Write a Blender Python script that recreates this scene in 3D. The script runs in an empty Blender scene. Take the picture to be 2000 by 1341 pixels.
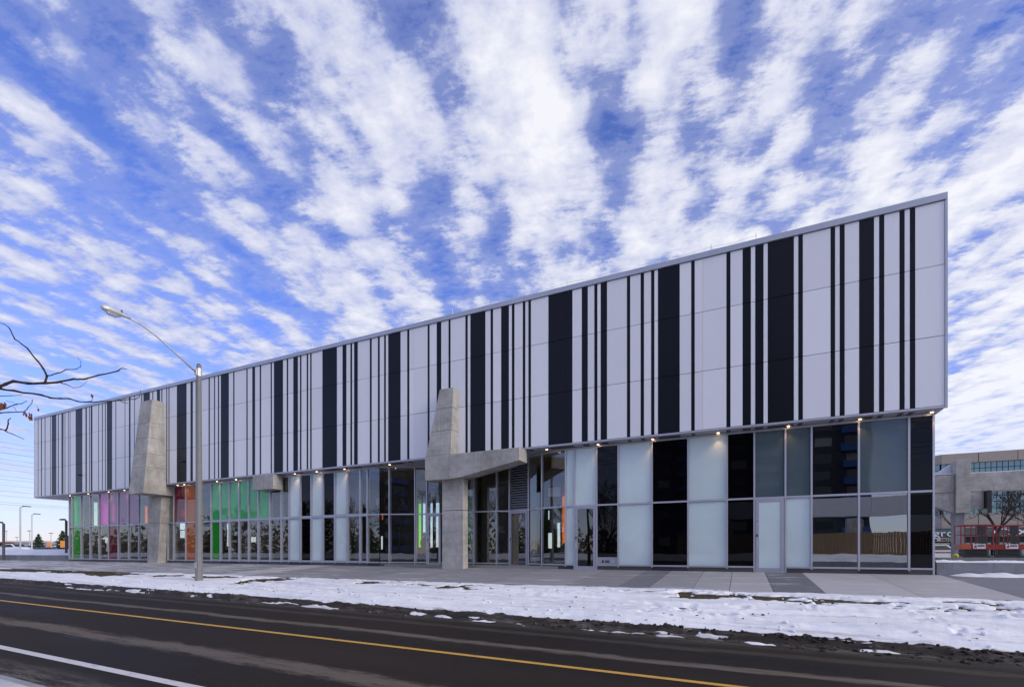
import bpy, bmesh, math, random
import numpy as np
from mathutils import Vector, Matrix
random.seed(7)
S = bpy.context.scene
C = S.collection

# ------------------------------------------------------------------ camera
CAMZ = 0.80
YAW = math.atan2(0.427, 0.904)
cam_d = bpy.data.cameras.new('camera')
cam = bpy.data.objects.new('camera', cam_d); C.objects.link(cam)
cam_d.lens = 36 * 944 / 2000.0
cam_d.sensor_width = 36
cam_d.shift_y = 406.5 / 2000.0
cam_d.clip_start = 0.05; cam_d.clip_end = 9000
cam.location = (0, 0, CAMZ)
cam.rotation_euler = (math.pi / 2, 0, YAW)
S.camera = cam

# ------------------------------------------------------------------ world, sun, exposure
SUN_EL, SUN_AZ = math.radians(23), math.radians(98)     # azimuth from +Y towards +X
w = bpy.data.worlds.new('World'); S.world = w; w.use_nodes = True
nt = w.node_tree; nt.nodes.clear()
def wn(t, **k):
    n = nt.nodes.new(t)
    for a, b in k.items(): setattr(n, a, b)
    return n
L = nt.links.new
def wm(op, a=None, b=None, c=None, clamp=False):
    n = wn('ShaderNodeMath', operation=op, use_clamp=clamp)
    for i, v in enumerate((a, b, c)):
        if v is None: continue
        if isinstance(v, (int, float)): n.inputs[i].default_value = v
        else: L(v, n.inputs[i])
    return n.outputs[0]
sky = wn('ShaderNodeTexSky', sky_type='NISHITA')
sky.sun_disc = False; sky.sun_elevation = SUN_EL; sky.sun_rotation = SUN_AZ
sky.air_density = 1.0; sky.dust_density = 0.6; sky.ozone_density = 3.0
tc = wn('ShaderNodeTexCoord')
sep = wn('ShaderNodeSeparateXYZ'); L(tc.outputs['Generated'], sep.inputs[0])
dx, dy, dz = sep.outputs
zz = wm('MAXIMUM', dz, 0.0)
den = wm('ADD', zz, 0.035)
px_ = wm('DIVIDE', dx, den); py_ = wm('DIVIDE', dy, den)
AX = math.atan2(-0.237, 0.994)                            # the cloud rows run along this line
ca, sa = math.cos(AX), math.sin(AX)
u = wm('SUBTRACT', wm('MULTIPLY', px_, ca), wm('MULTIPLY', py_, sa))     # across the rows
v = wm('ADD', wm('MULTIPLY', px_, sa), wm('MULTIPLY', py_, ca))          # along the rows
def nz(su, sv, scale, det=4.0, rough=0.55, off=0.0, warp=0.0):
    cb = wn('ShaderNodeCombineXYZ')
    L(wm('MULTIPLY_ADD', u, su, off), cb.inputs[0]); L(wm('MULTIPLY', v, sv), cb.inputs[1])
    n = wn('ShaderNodeTexNoise'); n.inputs['Scale'].default_value = scale
    n.inputs['Detail'].default_value = det; n.inputs['Roughness'].default_value = rough
    n.inputs['Distortion'].default_value = warp
    L(cb.outputs[0], n.inputs['Vector']); return n.outputs['Fac']
rows = nz(1.0, 0.22, 2.0, 2.0, 0.5, 4.3, 0.0)
mid = nz(1.0, 0.50, 4.6, 3.0, 0.5, 1.7, 0.0)
puff = nz(1.0, 0.80, 10.0, 5.0, 0.60, 9.0, 0.0)
fine = nz(0.8, 1.5, 30.0, 5.0, 0.65, 3.0, 0.0)
wcb = wn('ShaderNodeCombineXYZ')
L(wm('ADD', u, wm('MULTIPLY', fine, 0.05)), wcb.inputs[0]); L(wm('ADD', wm('MULTIPLY', v, 0.85), wm('MULTIPLY', puff, 0.10)), wcb.inputs[1])
vor = wn('ShaderNodeTexVoronoi', feature='SMOOTH_F1'); vor.inputs['Scale'].default_value = 12.0; vor.inputs['Smoothness'].default_value = 0.6
L(wcb.outputs[0], vor.inputs['Vector'])
cell = wm('SUBTRACT', 0.55, vor.outputs['Distance'])
wave = wm('COSINE', wm('MULTIPLY_ADD', u, 23.3, wm('MULTIPLY_ADD', nz(1.0, 0.45, 2.4, 2.0, 0.5, 2.0, 0.0), 9.0, -3.1)))
d = wm('ADD', wm('MULTIPLY', rows, 0.55), wm('MULTIPLY', mid, 0.60))
d = wm('SUBTRACT', wm('ADD', d, 0.105), wm('MULTIPLY', wave, 0.062))
d = wm('ADD', d, wm('MULTIPLY', puff, 0.44))
d = wm('ADD', d, wm('MULTIPLY', fine, 0.30))
d = wm('ADD', d, wm('MULTIPLY', cell, 0.30))
# the cloud sheet thickens towards the right of the view and thins to the left
side = wm('ADD', wm('MULTIPLY', dx, 0.904), wm('MULTIPLY', dy, 0.427))
d = wm('ADD', d, wm('MULTIPLY', side, 0.11))
mr = wn('ShaderNodeMapRange', interpolation_type='SMOOTHSTEP')
mr.inputs['From Min'].default_value = 0.865; mr.inputs['From Max'].default_value = 1.13
L(d, mr.inputs['Value'])
veil = wn('ShaderNodeMapRange', interpolation_type='SMOOTHSTEP')
veil.inputs['From Min'].default_value = 0.83; veil.inputs['From Max'].default_value = 1.00; veil.inputs['To Max'].default_value = 0.30
L(wm('ADD', d, wm('MULTIPLY', fine, 0.12)), veil.inputs['Value'])
thin = wm('MAXIMUM', wm('MULTIPLY', mr.outputs[0], 0.93), veil.outputs[0])
# cloud colour: thick parts whiter, thin parts bluish grey
cr = wn('ShaderNodeValToRGB')
cr.color_ramp.elements[0].position = 0.0; cr.color_ramp.elements[0].color = (0.30, 0.34, 0.55, 1)
cr.color_ramp.elements[1].position = 1.0; cr.color_ramp.elements[1].color = (0.68, 0.68, 0.71, 1)
e = cr.color_ramp.elements.new(0.5); e.color = (0.49, 0.51, 0.62, 1)
sh = wn('ShaderNodeMapRange'); sh.inputs['From Min'].default_value = 0.84; sh.inputs['From Max'].default_value = 1.40
L(wm('ADD', wm('ADD', d, wm('MULTIPLY', side, 0.16)), wm('MULTIPLY', wm('SUBTRACT', puff, 0.5), 0.55)), sh.inputs['Value'])
L(sh.outputs[0], cr.inputs[0])
# sky: nishita graded to a deeper blue
tint = wn('ShaderNodeMixRGB', blend_type='MULTIPLY'); tint.inputs[0].default_value = 1.0
L(sky.outputs[0], tint.inputs[1]); tint.inputs[2].default_value = (0.74, 0.76, 1.30, 1)
bg1 = wn('ShaderNodeBackground'); L(tint.outputs[0], bg1.inputs[0]); bg1.inputs[1].default_value = 0.115
bg2 = wn('ShaderNodeBackground'); L(cr.outputs[0], bg2.inputs[0]); bg2.inputs[1].default_value = 0.91
mx = wn('ShaderNodeMixShader'); L(thin, mx.inputs[0]); L(bg1.outputs[0], mx.inputs[1]); L(bg2.outputs[0], mx.inputs[2])
# horizon air: pale blue, then a little warm right at the horizon
hz = wn('ShaderNodeValToRGB')
hz.color_ramp.elements[0].position = 0.0; hz.color_ramp.elements[0].color = (0.62, 0.55, 0.50, 1)
hz.color_ramp.elements[1].position = 0.16; hz.color_ramp.elements[1].color = (0.36, 0.43, 0.64, 1)
e = hz.color_ramp.elements.new(0.05); e.color = (0.50, 0.57, 0.68, 1)
L(zz, hz.inputs[0])
bg3 = wn('ShaderNodeBackground'); L(hz.outputs[0], bg3.inputs[0]); bg3.inputs[1].default_value = 1.0
hf = wn('ShaderNodeMapRange', interpolation_type='SMOOTHSTEP'); L(zz, hf.inputs['Value'])
hf.inputs['From Min'].default_value = 0.02; hf.inputs['From Max'].default_value = 0.26
hf.inputs['To Min'].default_value = 0.92; hf.inputs['To Max'].default_value = 0.0
mx2 = wn('ShaderNodeMixShader'); L(hf.outputs[0], mx2.inputs[0]); L(mx.outputs[0], mx2.inputs[1]); L(bg3.outputs[0], mx2.inputs[2])
wo = wn('ShaderNodeOutputWorld'); L(mx2.outputs[0], wo.inputs[0])
w.cycles.sampling_method = 'MANUAL'; w.cycles.sample_map_resolution = 512

sun_d = bpy.data.lights.new('sun', 'SUN'); sun = bpy.data.objects.new('sun', sun_d); C.objects.link(sun)
sun_d.energy = 1.2; sun_d.angle = math.radians(24); sun_d.color = (1.0, 0.90, 0.80)
sd = Vector((math.sin(SUN_AZ) * math.cos(SUN_EL), math.cos(SUN_AZ) * math.cos(SUN_EL), math.sin(SUN_EL)))
sun.rotation_euler = sd.to_track_quat('Z', 'Y').to_euler(); sun.location = (60, 30, 40)

S.view_settings.view_transform = 'Standard'; S.view_settings.look = 'None'
S.view_settings.exposure = 0.66; S.view_settings.gamma = 1.0; S.view_settings.use_curve_mapping = False
S.cycles.max_bounces = 10; S.cycles.transparent_max_bounces = 24; S.cycles.glossy_bounces = 5
S.cycles.caustics_reflective = False; S.cycles.caustics_refractive = False
S.cycles.sample_clamp_indirect = 6.0

# ------------------------------------------------------------------ survey: photograph column/row -> place in the world
def ray(px):
    a = (px - 1000) / 944.0
    return 0.904 * a - 0.427, 0.427 * a + 0.904
def X(px, Y):
    rx, ry = ray(px); return Y * rx / ry
def YX(px, x):                                            # depth at which column px meets the plane X = x
    rx, ry = ray(px); return x * ry / rx
def Z(px, py, Y):
    rx, ry = ray(px); return CAMZ + (1077 - py) / 944.0 * Y / ry
def P(px, py, Y): return Vector((X(px, Y), Y, Z(px, py, Y)))
def PT(px, py, t):
    rx, ry = ray(px); return Vector((rx * t, ry * t, CAMZ + (1077 - py) / 944.0 * t))

# ------------------------------------------------------------------ materials
def mat(name, col=(0.5, 0.5, 0.5), rough=0.6, spec=0.5, metal=0.0, nodes=None, alpha=None):
    m = bpy.data.materials.new(name); m.use_nodes = True
    b = m.node_tree.nodes['Principled BSDF']
    b.inputs['Base Color'].default_value = (*col, 1)
    b.inputs['Roughness'].default_value = rough
    b.inputs['Specular IOR Level'].default_value = spec
    b.inputs['Metallic'].default_value = metal
    if nodes: nodes(m.node_tree, b)
    return m
def tex(nt, kind='noise', scale=5, det=5, rough=0.6, map_scale=(1, 1, 1), coord='Object', dist=0.0):
    tc = nt.nodes.new('ShaderNodeTexCoord'); mp = nt.nodes.new('ShaderNodeMapping')
    mp.inputs['Scale'].default_value = map_scale
    if coord == 'World':
        g = nt.nodes.new('ShaderNodeNewGeometry'); nt.links.new(g.outputs['Position'], mp.inputs[0])
    else: nt.links.new(tc.outputs[coord], mp.inputs[0])
    n = nt.nodes.new('ShaderNodeTexNoise'); n.inputs['Scale'].default_value = scale
    n.inputs['Detail'].default_value = det; n.inputs['Roughness'].default_value = rough; n.inputs['Distortion'].default_value = dist
    nt.links.new(mp.outputs[0], n.inputs['Vector']); return n.outputs['Fac']
def ramp(nt, fac, stops):
    r = nt.nodes.new('ShaderNodeValToRGB'); els = r.color_ramp.elements
    els[0].position, els[0].color = stops[0][0], (*stops[0][1], 1)
    els[1].position, els[1].color = stops[-1][0], (*stops[-1][1], 1)
    for p, c in stops[1:-1]:
        e = els.new(p); e.color = (*c, 1)
    nt.links.new(fac, r.inputs[0]); return r.outputs[0]
def mixc(nt, fac, a, b, mode='MIX'):
    m = nt.nodes.new('ShaderNodeMixRGB'); m.blend_type = mode
    if isinstance(fac, (int, float)): m.inputs[0].default_value = fac
    else: nt.links.new(fac, m.inputs[0])
    for i, q in ((1, a), (2, b)):
        if isinstance(q, tuple): m.inputs[i].default_value = (*q, 1)
        else: nt.links.new(q, m.inputs[i])
    return m.outputs[0]
def mth(nt, op, a, b=0.0, clamp=False):
    n = nt.nodes.new('ShaderNodeMath'); n.operation = op; n.use_clamp = clamp
    for i, q in enumerate((a, b)):
        if isinstance(q, (int, float)): n.inputs[i].default_value = q
        else: nt.links.new(q, n.inputs[i])
    return n.outputs[0]
def smooth(nt, val, lo, hi, a=0.0, b=1.0):
    n = nt.nodes.new('ShaderNodeMapRange'); n.interpolation_type = 'SMOOTHSTEP'
    nt.links.new(val, n.inputs['Value']); n.inputs['From Min'].default_value = lo; n.inputs['From Max'].default_value = hi
    n.inputs['To Min'].default_value = a; n.inputs['To Max'].default_value = b
    return n.outputs[0]
def bump(nt, b, fac, strength=0.3, dist=0.02):
    n = nt.nodes.new('ShaderNodeBump'); n.inputs['Strength'].default_value = strength; n.inputs['Distance'].default_value = dist
    nt.links.new(fac, n.inputs['Height']); nt.links.new(n.outputs[0], b.inputs['Normal'])
def vary(nt, amt=0.06):                                   # a slightly different tone for each piece
    o = nt.nodes.new('ShaderNodeObjectInfo')
    return mth(nt, 'ADD', mth(nt, 'MULTIPLY', o.outputs['Random'], 2 * amt), 1 - amt)

def concrete_nodes(base, warm=0.0, streak=0.5):
    def f(nt, b):
        n1 = tex(nt, scale=0.7, det=6, coord='World', map_scale=(1, 1, 1))
        n2 = tex(nt, scale=3.0, det=8, rough=0.7, coord='World')
        n3 = tex(nt, scale=2.2, det=4, coord='World', map_scale=(2.6, 2.6, 0.18))
        lo = tuple(c * 0.58 for c in base); hi = tuple(min(1, c * 1.2) for c in base)
        c = ramp(nt, mth(nt, 'ADD', mth(nt, 'MULTIPLY', n1, 0.55), mth(nt, 'MULTIPLY', n2, 0.45)), [(0.34, lo), (0.62, hi)])
        st = smooth(nt, n3, 0.52, 0.72, 0, streak)
        c = mixc(nt, st, c, tuple(k * 0.62 for k in (base[0], base[1] * 0.97, base[2] * 0.9)))
        g = nt.nodes.new('ShaderNodeNewGeometry'); sp = nt.nodes.new('ShaderNodeSeparateXYZ'); nt.links.new(g.outputs['Position'], sp.inputs[0])
        fz = mth(nt, 'ABSOLUTE', mth(nt, 'SUBTRACT', mth(nt, 'FRACT', mth(nt, 'DIVIDE', mth(nt, 'ADD', sp.outputs[2], mth(nt, 'MULTIPLY', n1, 0.02)), 0.61)), 0.5))
        c = mixc(nt, mth(nt, 'MULTIPLY', smooth(nt, fz, 0.470, 0.495, 0, 0.5), smooth(nt, n2, 0.35, 0.55)), c, tuple(k * 0.5 for k in base))
        c = mixc(nt, smooth(nt, mth(nt, 'ADD', sp.outputs[2], mth(nt, 'MULTIPLY', n2, 0.5)), 0.65, 0.15, 0, 0.35), c, tuple(min(1, k * 1.35) for k in base))
        pores = tex(nt, scale=26, det=2, coord='World')
        c = mixc(nt, smooth(nt, pores, 0.68, 0.74, 0, 0.5), c, tuple(k * 0.45 for k in base))
        nt.links.new(c, b.inputs['Base Color'])
        bump(nt, b, n2, 0.25, 0.02)
    return f
M = {}
M['concrete'] = mat('cast_concrete', rough=0.85, spec=0.3, nodes=concrete_nodes((0.45, 0.43, 0.395)))
M['concrete_grey'] = mat('grey_concrete', rough=0.85, spec=0.3, nodes=concrete_nodes((0.27, 0.275, 0.285)))
def white_panel(nt, b):
    n = tex(nt, scale=0.35, det=3, coord='World', map_scale=(1, 1, 0.4))
    c = mixc(nt, n, (0.83, 0.83, 0.84), (0.88, 0.88, 0.89))
    s = nt.nodes.new('ShaderNodeVectorMath'); s.operation = 'SCALE'
    nt.links.new(c, s.inputs[0]); nt.links.new(vary(nt, 0.045), s.inputs['Scale'])
    nt.links.new(s.outputs[0], b.inputs['Base Color'])
M['white_panel'] = mat('white_fibre_panel', rough=0.42, spec=0.5, nodes=white_panel)
def black_panel(nt, b):
    n = tex(nt, scale=0.5, det=3, coord='World', map_scale=(1, 1, 0.3))
    nt.links.new(mixc(nt, n, (0.005, 0.0065, 0.010), (0.009, 0.011, 0.016)), b.inputs['Base Color'])
M['black_panel'] = mat('black_fibre_panel', rough=0.32, spec=0.22, nodes=black_panel)
M['backing'] = mat('dark_backing', (0.015, 0.015, 0.018), 0.8, 0.2)
def brushed(col):
    def f(nt, b):
        n = tex(nt, scale=1.4, det=5, coord='World')
        nt.links.new(mixc(nt, n, tuple(c * 0.84 for c in col), tuple(min(1, c * 1.1) for c in col)), b.inputs['Base Color'])
    return f
M['alu'] = mat('silver_aluminium', rough=0.42, metal=0.55, nodes=brushed((0.56, 0.56, 0.62)))
M['alu_door'] = mat('painted_door_frame', rough=0.45, metal=0.3, nodes=brushed((0.46, 0.46, 0.52)))
M['coping'] = mat('coping_metal', rough=0.38, metal=0.5, nodes=brushed((0.50, 0.52, 0.57)))
M['soffit'] = mat('soffit_sheet', rough=0.5, nodes=brushed((0.42, 0.42, 0.45)))
M['galv'] = mat('galvanised_steel', rough=0.5, metal=0.5, nodes=brushed((0.62, 0.62, 0.60)))
M['dark_metal'] = mat('dark_painted_metal', rough=0.45, metal=0.3, nodes=brushed((0.09, 0.095, 0.11)))
M['black'] = mat('black_plastic', (0.012, 0.012, 0.014), 0.35, 0.5)

def glassmat(name, tint, film=0.0, film_col=(0.5, 0.5, 0.5), ior=1.7, rough=0.0, boost=0.03):
    """clear or tinted pane: fresnel reflection over a see-through body, with an optional coloured interlayer that scatters light"""
    m = bpy.data.materials.new(name); m.use_nodes = True; nt = m.node_tree; nt.nodes.clear()
    out = nt.nodes.new('ShaderNodeOutputMaterial')
    tr = nt.nodes.new('ShaderNodeBsdfTransparent'); tr.inputs[0].default_value = (*tint, 1)
    body = tr.outputs[0]
    if film > 0:
        df = nt.nodes.new('ShaderNodeBsdfDiffuse'); df.inputs[0].default_value = (*film_col, 1)
        tl = nt.nodes.new('ShaderNodeBsdfTranslucent'); tl.inputs[0].default_value = (*film_col, 1)
        n = tex(nt, scale=0.8, det=3, coord='World')
        nt.links.new(mixc(nt, n, tuple(c * 0.88 for c in film_col), tuple(min(1, c * 1.1) for c in film_col)), df.inputs[0])
        a = nt.nodes.new('ShaderNodeMixShader'); a.inputs[0].default_value = 0.08
        nt.links.new(df.outputs[0], a.inputs[1]); nt.links.new(tl.outputs[0], a.inputs[2])
        q = nt.nodes.new('ShaderNodeMixShader'); q.inputs[0].default_value = film
        nt.links.new(body, q.inputs[1]); nt.links.new(a.outputs[0], q.inputs[2]); body = q.outputs[0]
    gl = nt.nodes.new('ShaderNodeBsdfGlossy'); gl.inputs[0].default_value = (0.93, 0.96, 1.0, 1); gl.inputs['Roughness'].default_value = rough
    fr = nt.nodes.new('ShaderNodeFresnel'); fr.inputs[0].default_value = ior
    wv = tex(nt, scale=0.55, det=2, coord='World', map_scale=(1, 1, 0.5))
    bp = nt.nodes.new('ShaderNodeBump'); bp.inputs['Strength'].default_value = 0.09; bp.inputs['Distance'].default_value = 0.05
    nt.links.new(wv, bp.inputs['Height']); nt.links.new(bp.outputs[0], gl.inputs['Normal'])
    mxs = nt.nodes.new('ShaderNodeMixShader')
    gm = nt.nodes.new('ShaderNodeNewGeometry'); front = mth(nt, 'SUBTRACT', 1.0, gm.outputs['Backfacing'])
    nt.links.new(mth(nt, 'MULTIPLY', mth(nt, 'ADD', fr.outputs[0], boost, True), front), mxs.inputs[0])
    if film > 0: nt.links.new(mth(nt, 'MULTIPLY', front, film), q.inputs[0])
    nt.links.new(body, mxs.inputs[1]); nt.links.new(gl.outputs[0], mxs.inputs[2])
    nt.links.new(mxs.outputs[0], out.inputs[0])
    return m
M['clear'] = glassmat('clear_glass', (0.92, 0.955, 0.945), boost=0.07)
M['frost'] = glassmat('frosted_white_glass', (0.5, 0.6, 0.58), 0.97, (0.74, 0.87, 0.86), 1.5, 0.02, 0.0)
M['frost_unlit'] = glassmat('unlit_frosted_glass', (0.3, 0.35, 0.38), 0.95, (0.11, 0.15, 0.165), 1.5, 0.03, 0.01)  # darker copy of the frosted glass, weaker light from inside put into its colour
M['spandrel'] = glassmat('black_glass', (0.0, 0.0, 0.0), 0.9, (0.002, 0.002, 0.003), 1.33, 0.0, 0.0)
M['green'] = glassmat('green_glass', (0.15, 0.85, 0.30), 0.62, (0.10, 0.75, 0.25), 1.5)
M['green_low'] = glassmat('deep_green_glass', (0.10, 0.80, 0.12), 0.6, (0.04, 0.50, 0.05), 1.5)
M['magenta'] = glassmat('magenta_glass', (0.95, 0.25, 0.70), 0.62, (0.85, 0.20, 0.60), 1.45)
M['purple'] = glassmat('mauve_glass', (0.80, 0.45, 0.65), 0.55, (0.55, 0.27, 0.50), 1.45)
M['crimson'] = glassmat('crimson_glass', (0.60, 0.04, 0.12), 0.5, (0.26, 0.015, 0.05), 1.4)
M['orange'] = glassmat('orange_glass', (1.0, 0.30, 0.05), 0.55, (0.80, 0.20, 0.04), 1.45)
M['lime'] = glassmat('lime_glass', (0.55, 1.0, 0.10), 0.15, (0.4, 0.8, 0.08), 1.45)
M['glow_orange'] = glassmat('amber_glass', (1.0, 0.42, 0.06), 0.1, (0.9, 0.35, 0.05), 1.45)
M['glow_green'] = glassmat('pale_green_glass', (0.90, 1.0, 0.86), 0.1, (0.6, 0.9, 0.55), 1.45)
M['glow_pink'] = glassmat('pink_glass', (1.0, 0.30, 0.80), 0.1, (0.9, 0.25, 0.7), 1.45)
M['mirror'] = glassmat('reflective_glass', (0.45, 0.50, 0.50), ior=1.7, boost=0.24)
M['mirror_dim'] = glassmat('dark_reflective_glass', (0.25, 0.30, 0.35), ior=1.7, boost=0.10)
M['office_glass'] = glassmat('teal_office_glass', (0.0, 0.0, 0.0), 0.9, (0.07, 0.22, 0.24), 1.9, 0.02, 0.05)

def lamp_mat(name, col, s):
    m = bpy.data.materials.new(name); m.use_nodes = True; nt = m.node_tree; nt.nodes.clear()
    o = nt.nodes.new('ShaderNodeOutputMaterial'); e = nt.nodes.new('ShaderNodeEmission')
    e.inputs[0].default_value = (*col, 1); e.inputs[1].default_value = s; nt.links.new(e.outputs[0], o.inputs[0]); return m
M['bulb'] = lamp_mat('warm_downlight', (1.0, 0.62, 0.28), 7)

def snow_nodes(nt, b):
    n1 = tex(nt, scale=0.9, det=8, rough=0.65, coord='World', map_scale=(0.5, 1.6, 1))
    n2 = tex(nt, scale=14, det=5, rough=0.7, coord='World')
    c = ramp(nt, n1, [(0.30, (0.77, 0.775, 0.79)), (0.55, (0.89, 0.89, 0.90))])
    dirt = tex(nt, scale=2.4, det=9, rough=0.78, coord='World', map_scale=(0.35, 2.2, 1), dist=0.6)
    g = nt.nodes.new('ShaderNodeNewGeometry'); sp = nt.nodes.new('ShaderNodeSeparateXYZ'); nt.links.new(g.outputs['Position'], sp.inputs[0])
    near = smooth(nt, sp.outputs[1], 12.0, 10.3, 0.0, 0.07)         # more grit towards the kerb
    dd = smooth(nt, mth(nt, 'ADD', dirt, near), 0.60, 0.76, 0, 0.7)
    st2 = tex(nt, scale=1.5, det=7, rough=0.7, coord='World', map_scale=(0.18, 3.0, 1), dist=0.3)
    c = mixc(nt, smooth(nt, st2, 0.48, 0.70, 0, 0.6), c, (0.42, 0.405, 0.41))
    c = mixc(nt, dd, c, (0.16, 0.135, 0.115))
    nt.links.new(c, b.inputs['Base Color']); bump(nt, b, mth(nt, 'ADD', n2, mth(nt, 'MULTIPLY', n1, 2.0)), 0.45, 0.03)
M['snow'] = mat('packed_snow', rough=0.65, spec=0.3, nodes=snow_nodes)
def clean_snow(nt, b):
    n1 = tex(nt, scale=0.6, det=8, coord='World')
    nt.links.new(ramp(nt, n1, [(0.3, (0.70, 0.71, 0.75)), (0.6, (0.84, 0.85, 0.88))]), b.inputs['Base Color'])
    bump(nt, b, n1, 0.6, 0.1)
M['clean_snow'] = mat('clean_snow', rough=0.7, spec=0.3, nodes=clean_snow)
def turf_nodes(nt, b):
    n1 = tex(nt, scale=6, det=8, rough=0.75, coord='World'); n2 = tex(nt, scale=50, det=4, coord='World')
    c = ramp(nt, n1, [(0.3, (0.030, 0.024, 0.015)), (0.5, (0.085, 0.068, 0.038)), (0.7, (0.15, 0.12, 0.085))])
    nt.links.new(c, b.inputs['Base Color']); bump(nt, b, n2, 0.9, 0.03)
M['turf'] = mat('winter_turf', rough=0.95, spec=0.1, nodes=turf_nodes)
def slush_nodes(nt, b):
    n1 = tex(nt, scale=3, det=9, rough=0.8, coord='World', map_scale=(0.4, 2, 1)); n2 = tex(nt, scale=34, det=5, rough=0.8, coord='World')
    c = ramp(nt, n1, [(0.32, (0.016, 0.014, 0.012)), (0.50, (0.045, 0.037, 0.031)), (0.62, (0.14, 0.12, 0.105)), (0.72, (0.45, 0.44, 0.44))])
    nt.links.new(c, b.inputs['Base Color']); bump(nt, b, n2, 1.0, 0.04)
M['slush'] = mat('dirty_slush', rough=0.8, spec=0.35, nodes=slush_nodes)
M['clod'] = mat('frozen_dirt', rough=0.9, spec=0.2, nodes=lambda nt, b: nt.links.new(ramp(nt, tex(nt, scale=9, det=6, coord='World'), [(0.35, (0.018, 0.015, 0.012)), (0.6, (0.07, 0.058, 0.048)), (0.75, (0.35, 0.33, 0.32))]), b.inputs['Base Color']))

def asphalt_nodes(nt, b):
    agg = tex(nt, scale=34, det=6, rough=0.85, coord='World'); n1 = tex(nt, scale=0.5, det=6, coord='World', map_scale=(0.25, 1.3, 1))
    c = ramp(nt, n1, [(0.3, (0.014, 0.011, 0.0095)), (0.65, (0.034, 0.025, 0.019))])
    c = mixc(nt, smooth(nt, agg, 0.52, 0.72, 0, 0.6), c, (0.10, 0.086, 0.075))
    g = nt.nodes.new('ShaderNodeNewGeometry'); sp = nt.nodes.new('ShaderNodeSeparateXYZ'); nt.links.new(g.outputs['Position'], sp.inputs[0])
    yy = sp.outputs[1]
    wob = tex(nt, scale=0.35, det=5, coord='World', map_scale=(0.35, 0.02, 1))
    y2 = mth(nt, 'ADD', yy, mth(nt, 'MULTIPLY', mth(nt, 'SUBTRACT', wob, 0.5), 0.9))
    brk = tex(nt, scale=2.2, det=12, rough=0.84, coord='World', map_scale=(0.42, 3.2, 1), dist=0.2)
    def band(y0, half, amp, lo=0.40, hi=0.62):
        d = mth(nt, 'ABSOLUTE', mth(nt, 'SUBTRACT', y2, y0))
        f = smooth(nt, d, half * 0.05, half * 1.05, 1.0, 0.0)
        return mth(nt, 'MULTIPLY', smooth(nt, mth(nt, 'ADD', mth(nt, 'MULTIPLY', f, 0.30), mth(nt, 'MULTIPLY', brk, 0.90)), lo + 0.20, hi + 0.13, 0, amp), smooth(nt, f, 0.0, 0.12))
    salt = (0.21, 0.175, 0.14)
    c = mixc(nt, band(7.95, 0.34, 0.62), c, salt)                   # dried salt between the wheel paths
    c = mixc(nt, band(5.05, 0.55, 0.60), c, salt)
    c = mixc(nt, band(9.3, 0.40, 0.18), c, salt)
    edge = smooth(nt, y2, 9.55, 10.25, 0, 0.85)
    c = mixc(nt, mth(nt, 'MULTIPLY', edge, smooth(nt, brk, 0.38, 0.6)), c, (0.10, 0.088, 0.075))
    edge2 = smooth(nt, y2, 3.55, 2.95, 0, 0.75)
    c = mixc(nt, mth(nt, 'MULTIPLY', edge2, smooth(nt, brk, 0.40, 0.6)), c, (0.22, 0.19, 0.165))
    nt.links.new(c, b.inputs['Base Color'])
    nt.links.new(smooth(nt, n1, 0.3, 0.7, 0.62, 0.85), b.inputs['Roughness'])
    bump(nt, b, agg, 0.5, 0.012)
M['asphalt'] = mat('asphalt', rough=0.7, spec=0.10, nodes=asphalt_nodes)
def paint(col):
    def f(nt, b):
        n = tex(nt, scale=9, det=7, rough=0.75, coord='World', map_scale=(0.5, 2, 1))
        nt.links.new(mixc(nt, smooth(nt, n, 0.50, 0.72, 0, 0.6), col, (0.09, 0.08, 0.07)), b.inputs['Base Color'])
    return f
M['yellow_paint'] = mat('yellow_road_paint', rough=0.7, nodes=paint((0.62, 0.34, 0.05)))
M['white_paint'] = mat('white_road_paint', rough=0.7, nodes=paint((0.62, 0.60, 0.60)))
def slab_nodes(a, bcol):
    def f(nt, b):
        n1 = tex(nt, scale=1.3, det=8, rough=0.7, coord='World'); n2 = tex(nt, scale=28, det=4, coord='World')
        c = mixc(nt, n1, a, bcol)
        s = nt.nodes.new('ShaderNodeVectorMath'); s.operation = 'SCALE'
        nt.links.new(c, s.inputs[0]); nt.links.new(vary(nt, 0.10), s.inputs['Scale']); c = s.outputs[0]
        sn = tex(nt, scale=1.1, det=9, rough=0.72, coord='World', map_scale=(0.40, 2.0, 1), dist=0.4)
        g = nt.nodes.new('ShaderNodeNewGeometry'); sp = nt.nodes.new('ShaderNodeSeparateXYZ'); nt.links.new(g.outputs['Position'], sp.inputs[0])
        left = smooth(nt, sp.outputs[0], -6, -45, 0.0, 0.10)
        c = mixc(nt, smooth(nt, mth(nt, 'ADD', sn, left), 0.55, 0.70, 0, 0.75), c, (0.68, 0.69, 0.72))
        c = mixc(nt, smooth(nt, sn, 0.44, 0.33, 0, 0.35), c, tuple(k * 0.5 for k in a))
        nt.links.new(c, b.inputs['Base Color']); bump(nt, b, n2, 0.2, 0.01)
    return f
M['slab_light'] = mat('light_concrete_slab', rough=0.8, spec=0.3, nodes=slab_nodes((0.35, 0.34, 0.345), (0.47, 0.455, 0.455)))
M['slab_dark'] = mat('dark_concrete_slab', rough=0.75, spec=0.3, nodes=slab_nodes((0.15, 0.15, 0.17), (0.20, 0.20, 0.22)))
M['slab_mid'] = mat('mid_grey_concrete_slab', rough=0.8, spec=0.3, nodes=slab_nodes((0.24, 0.235, 0.245), (0.32, 0.315, 0.32)))
M['joint'] = mat('joint_bed', (0.07, 0.07, 0.072), 0.9, 0.2)
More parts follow.
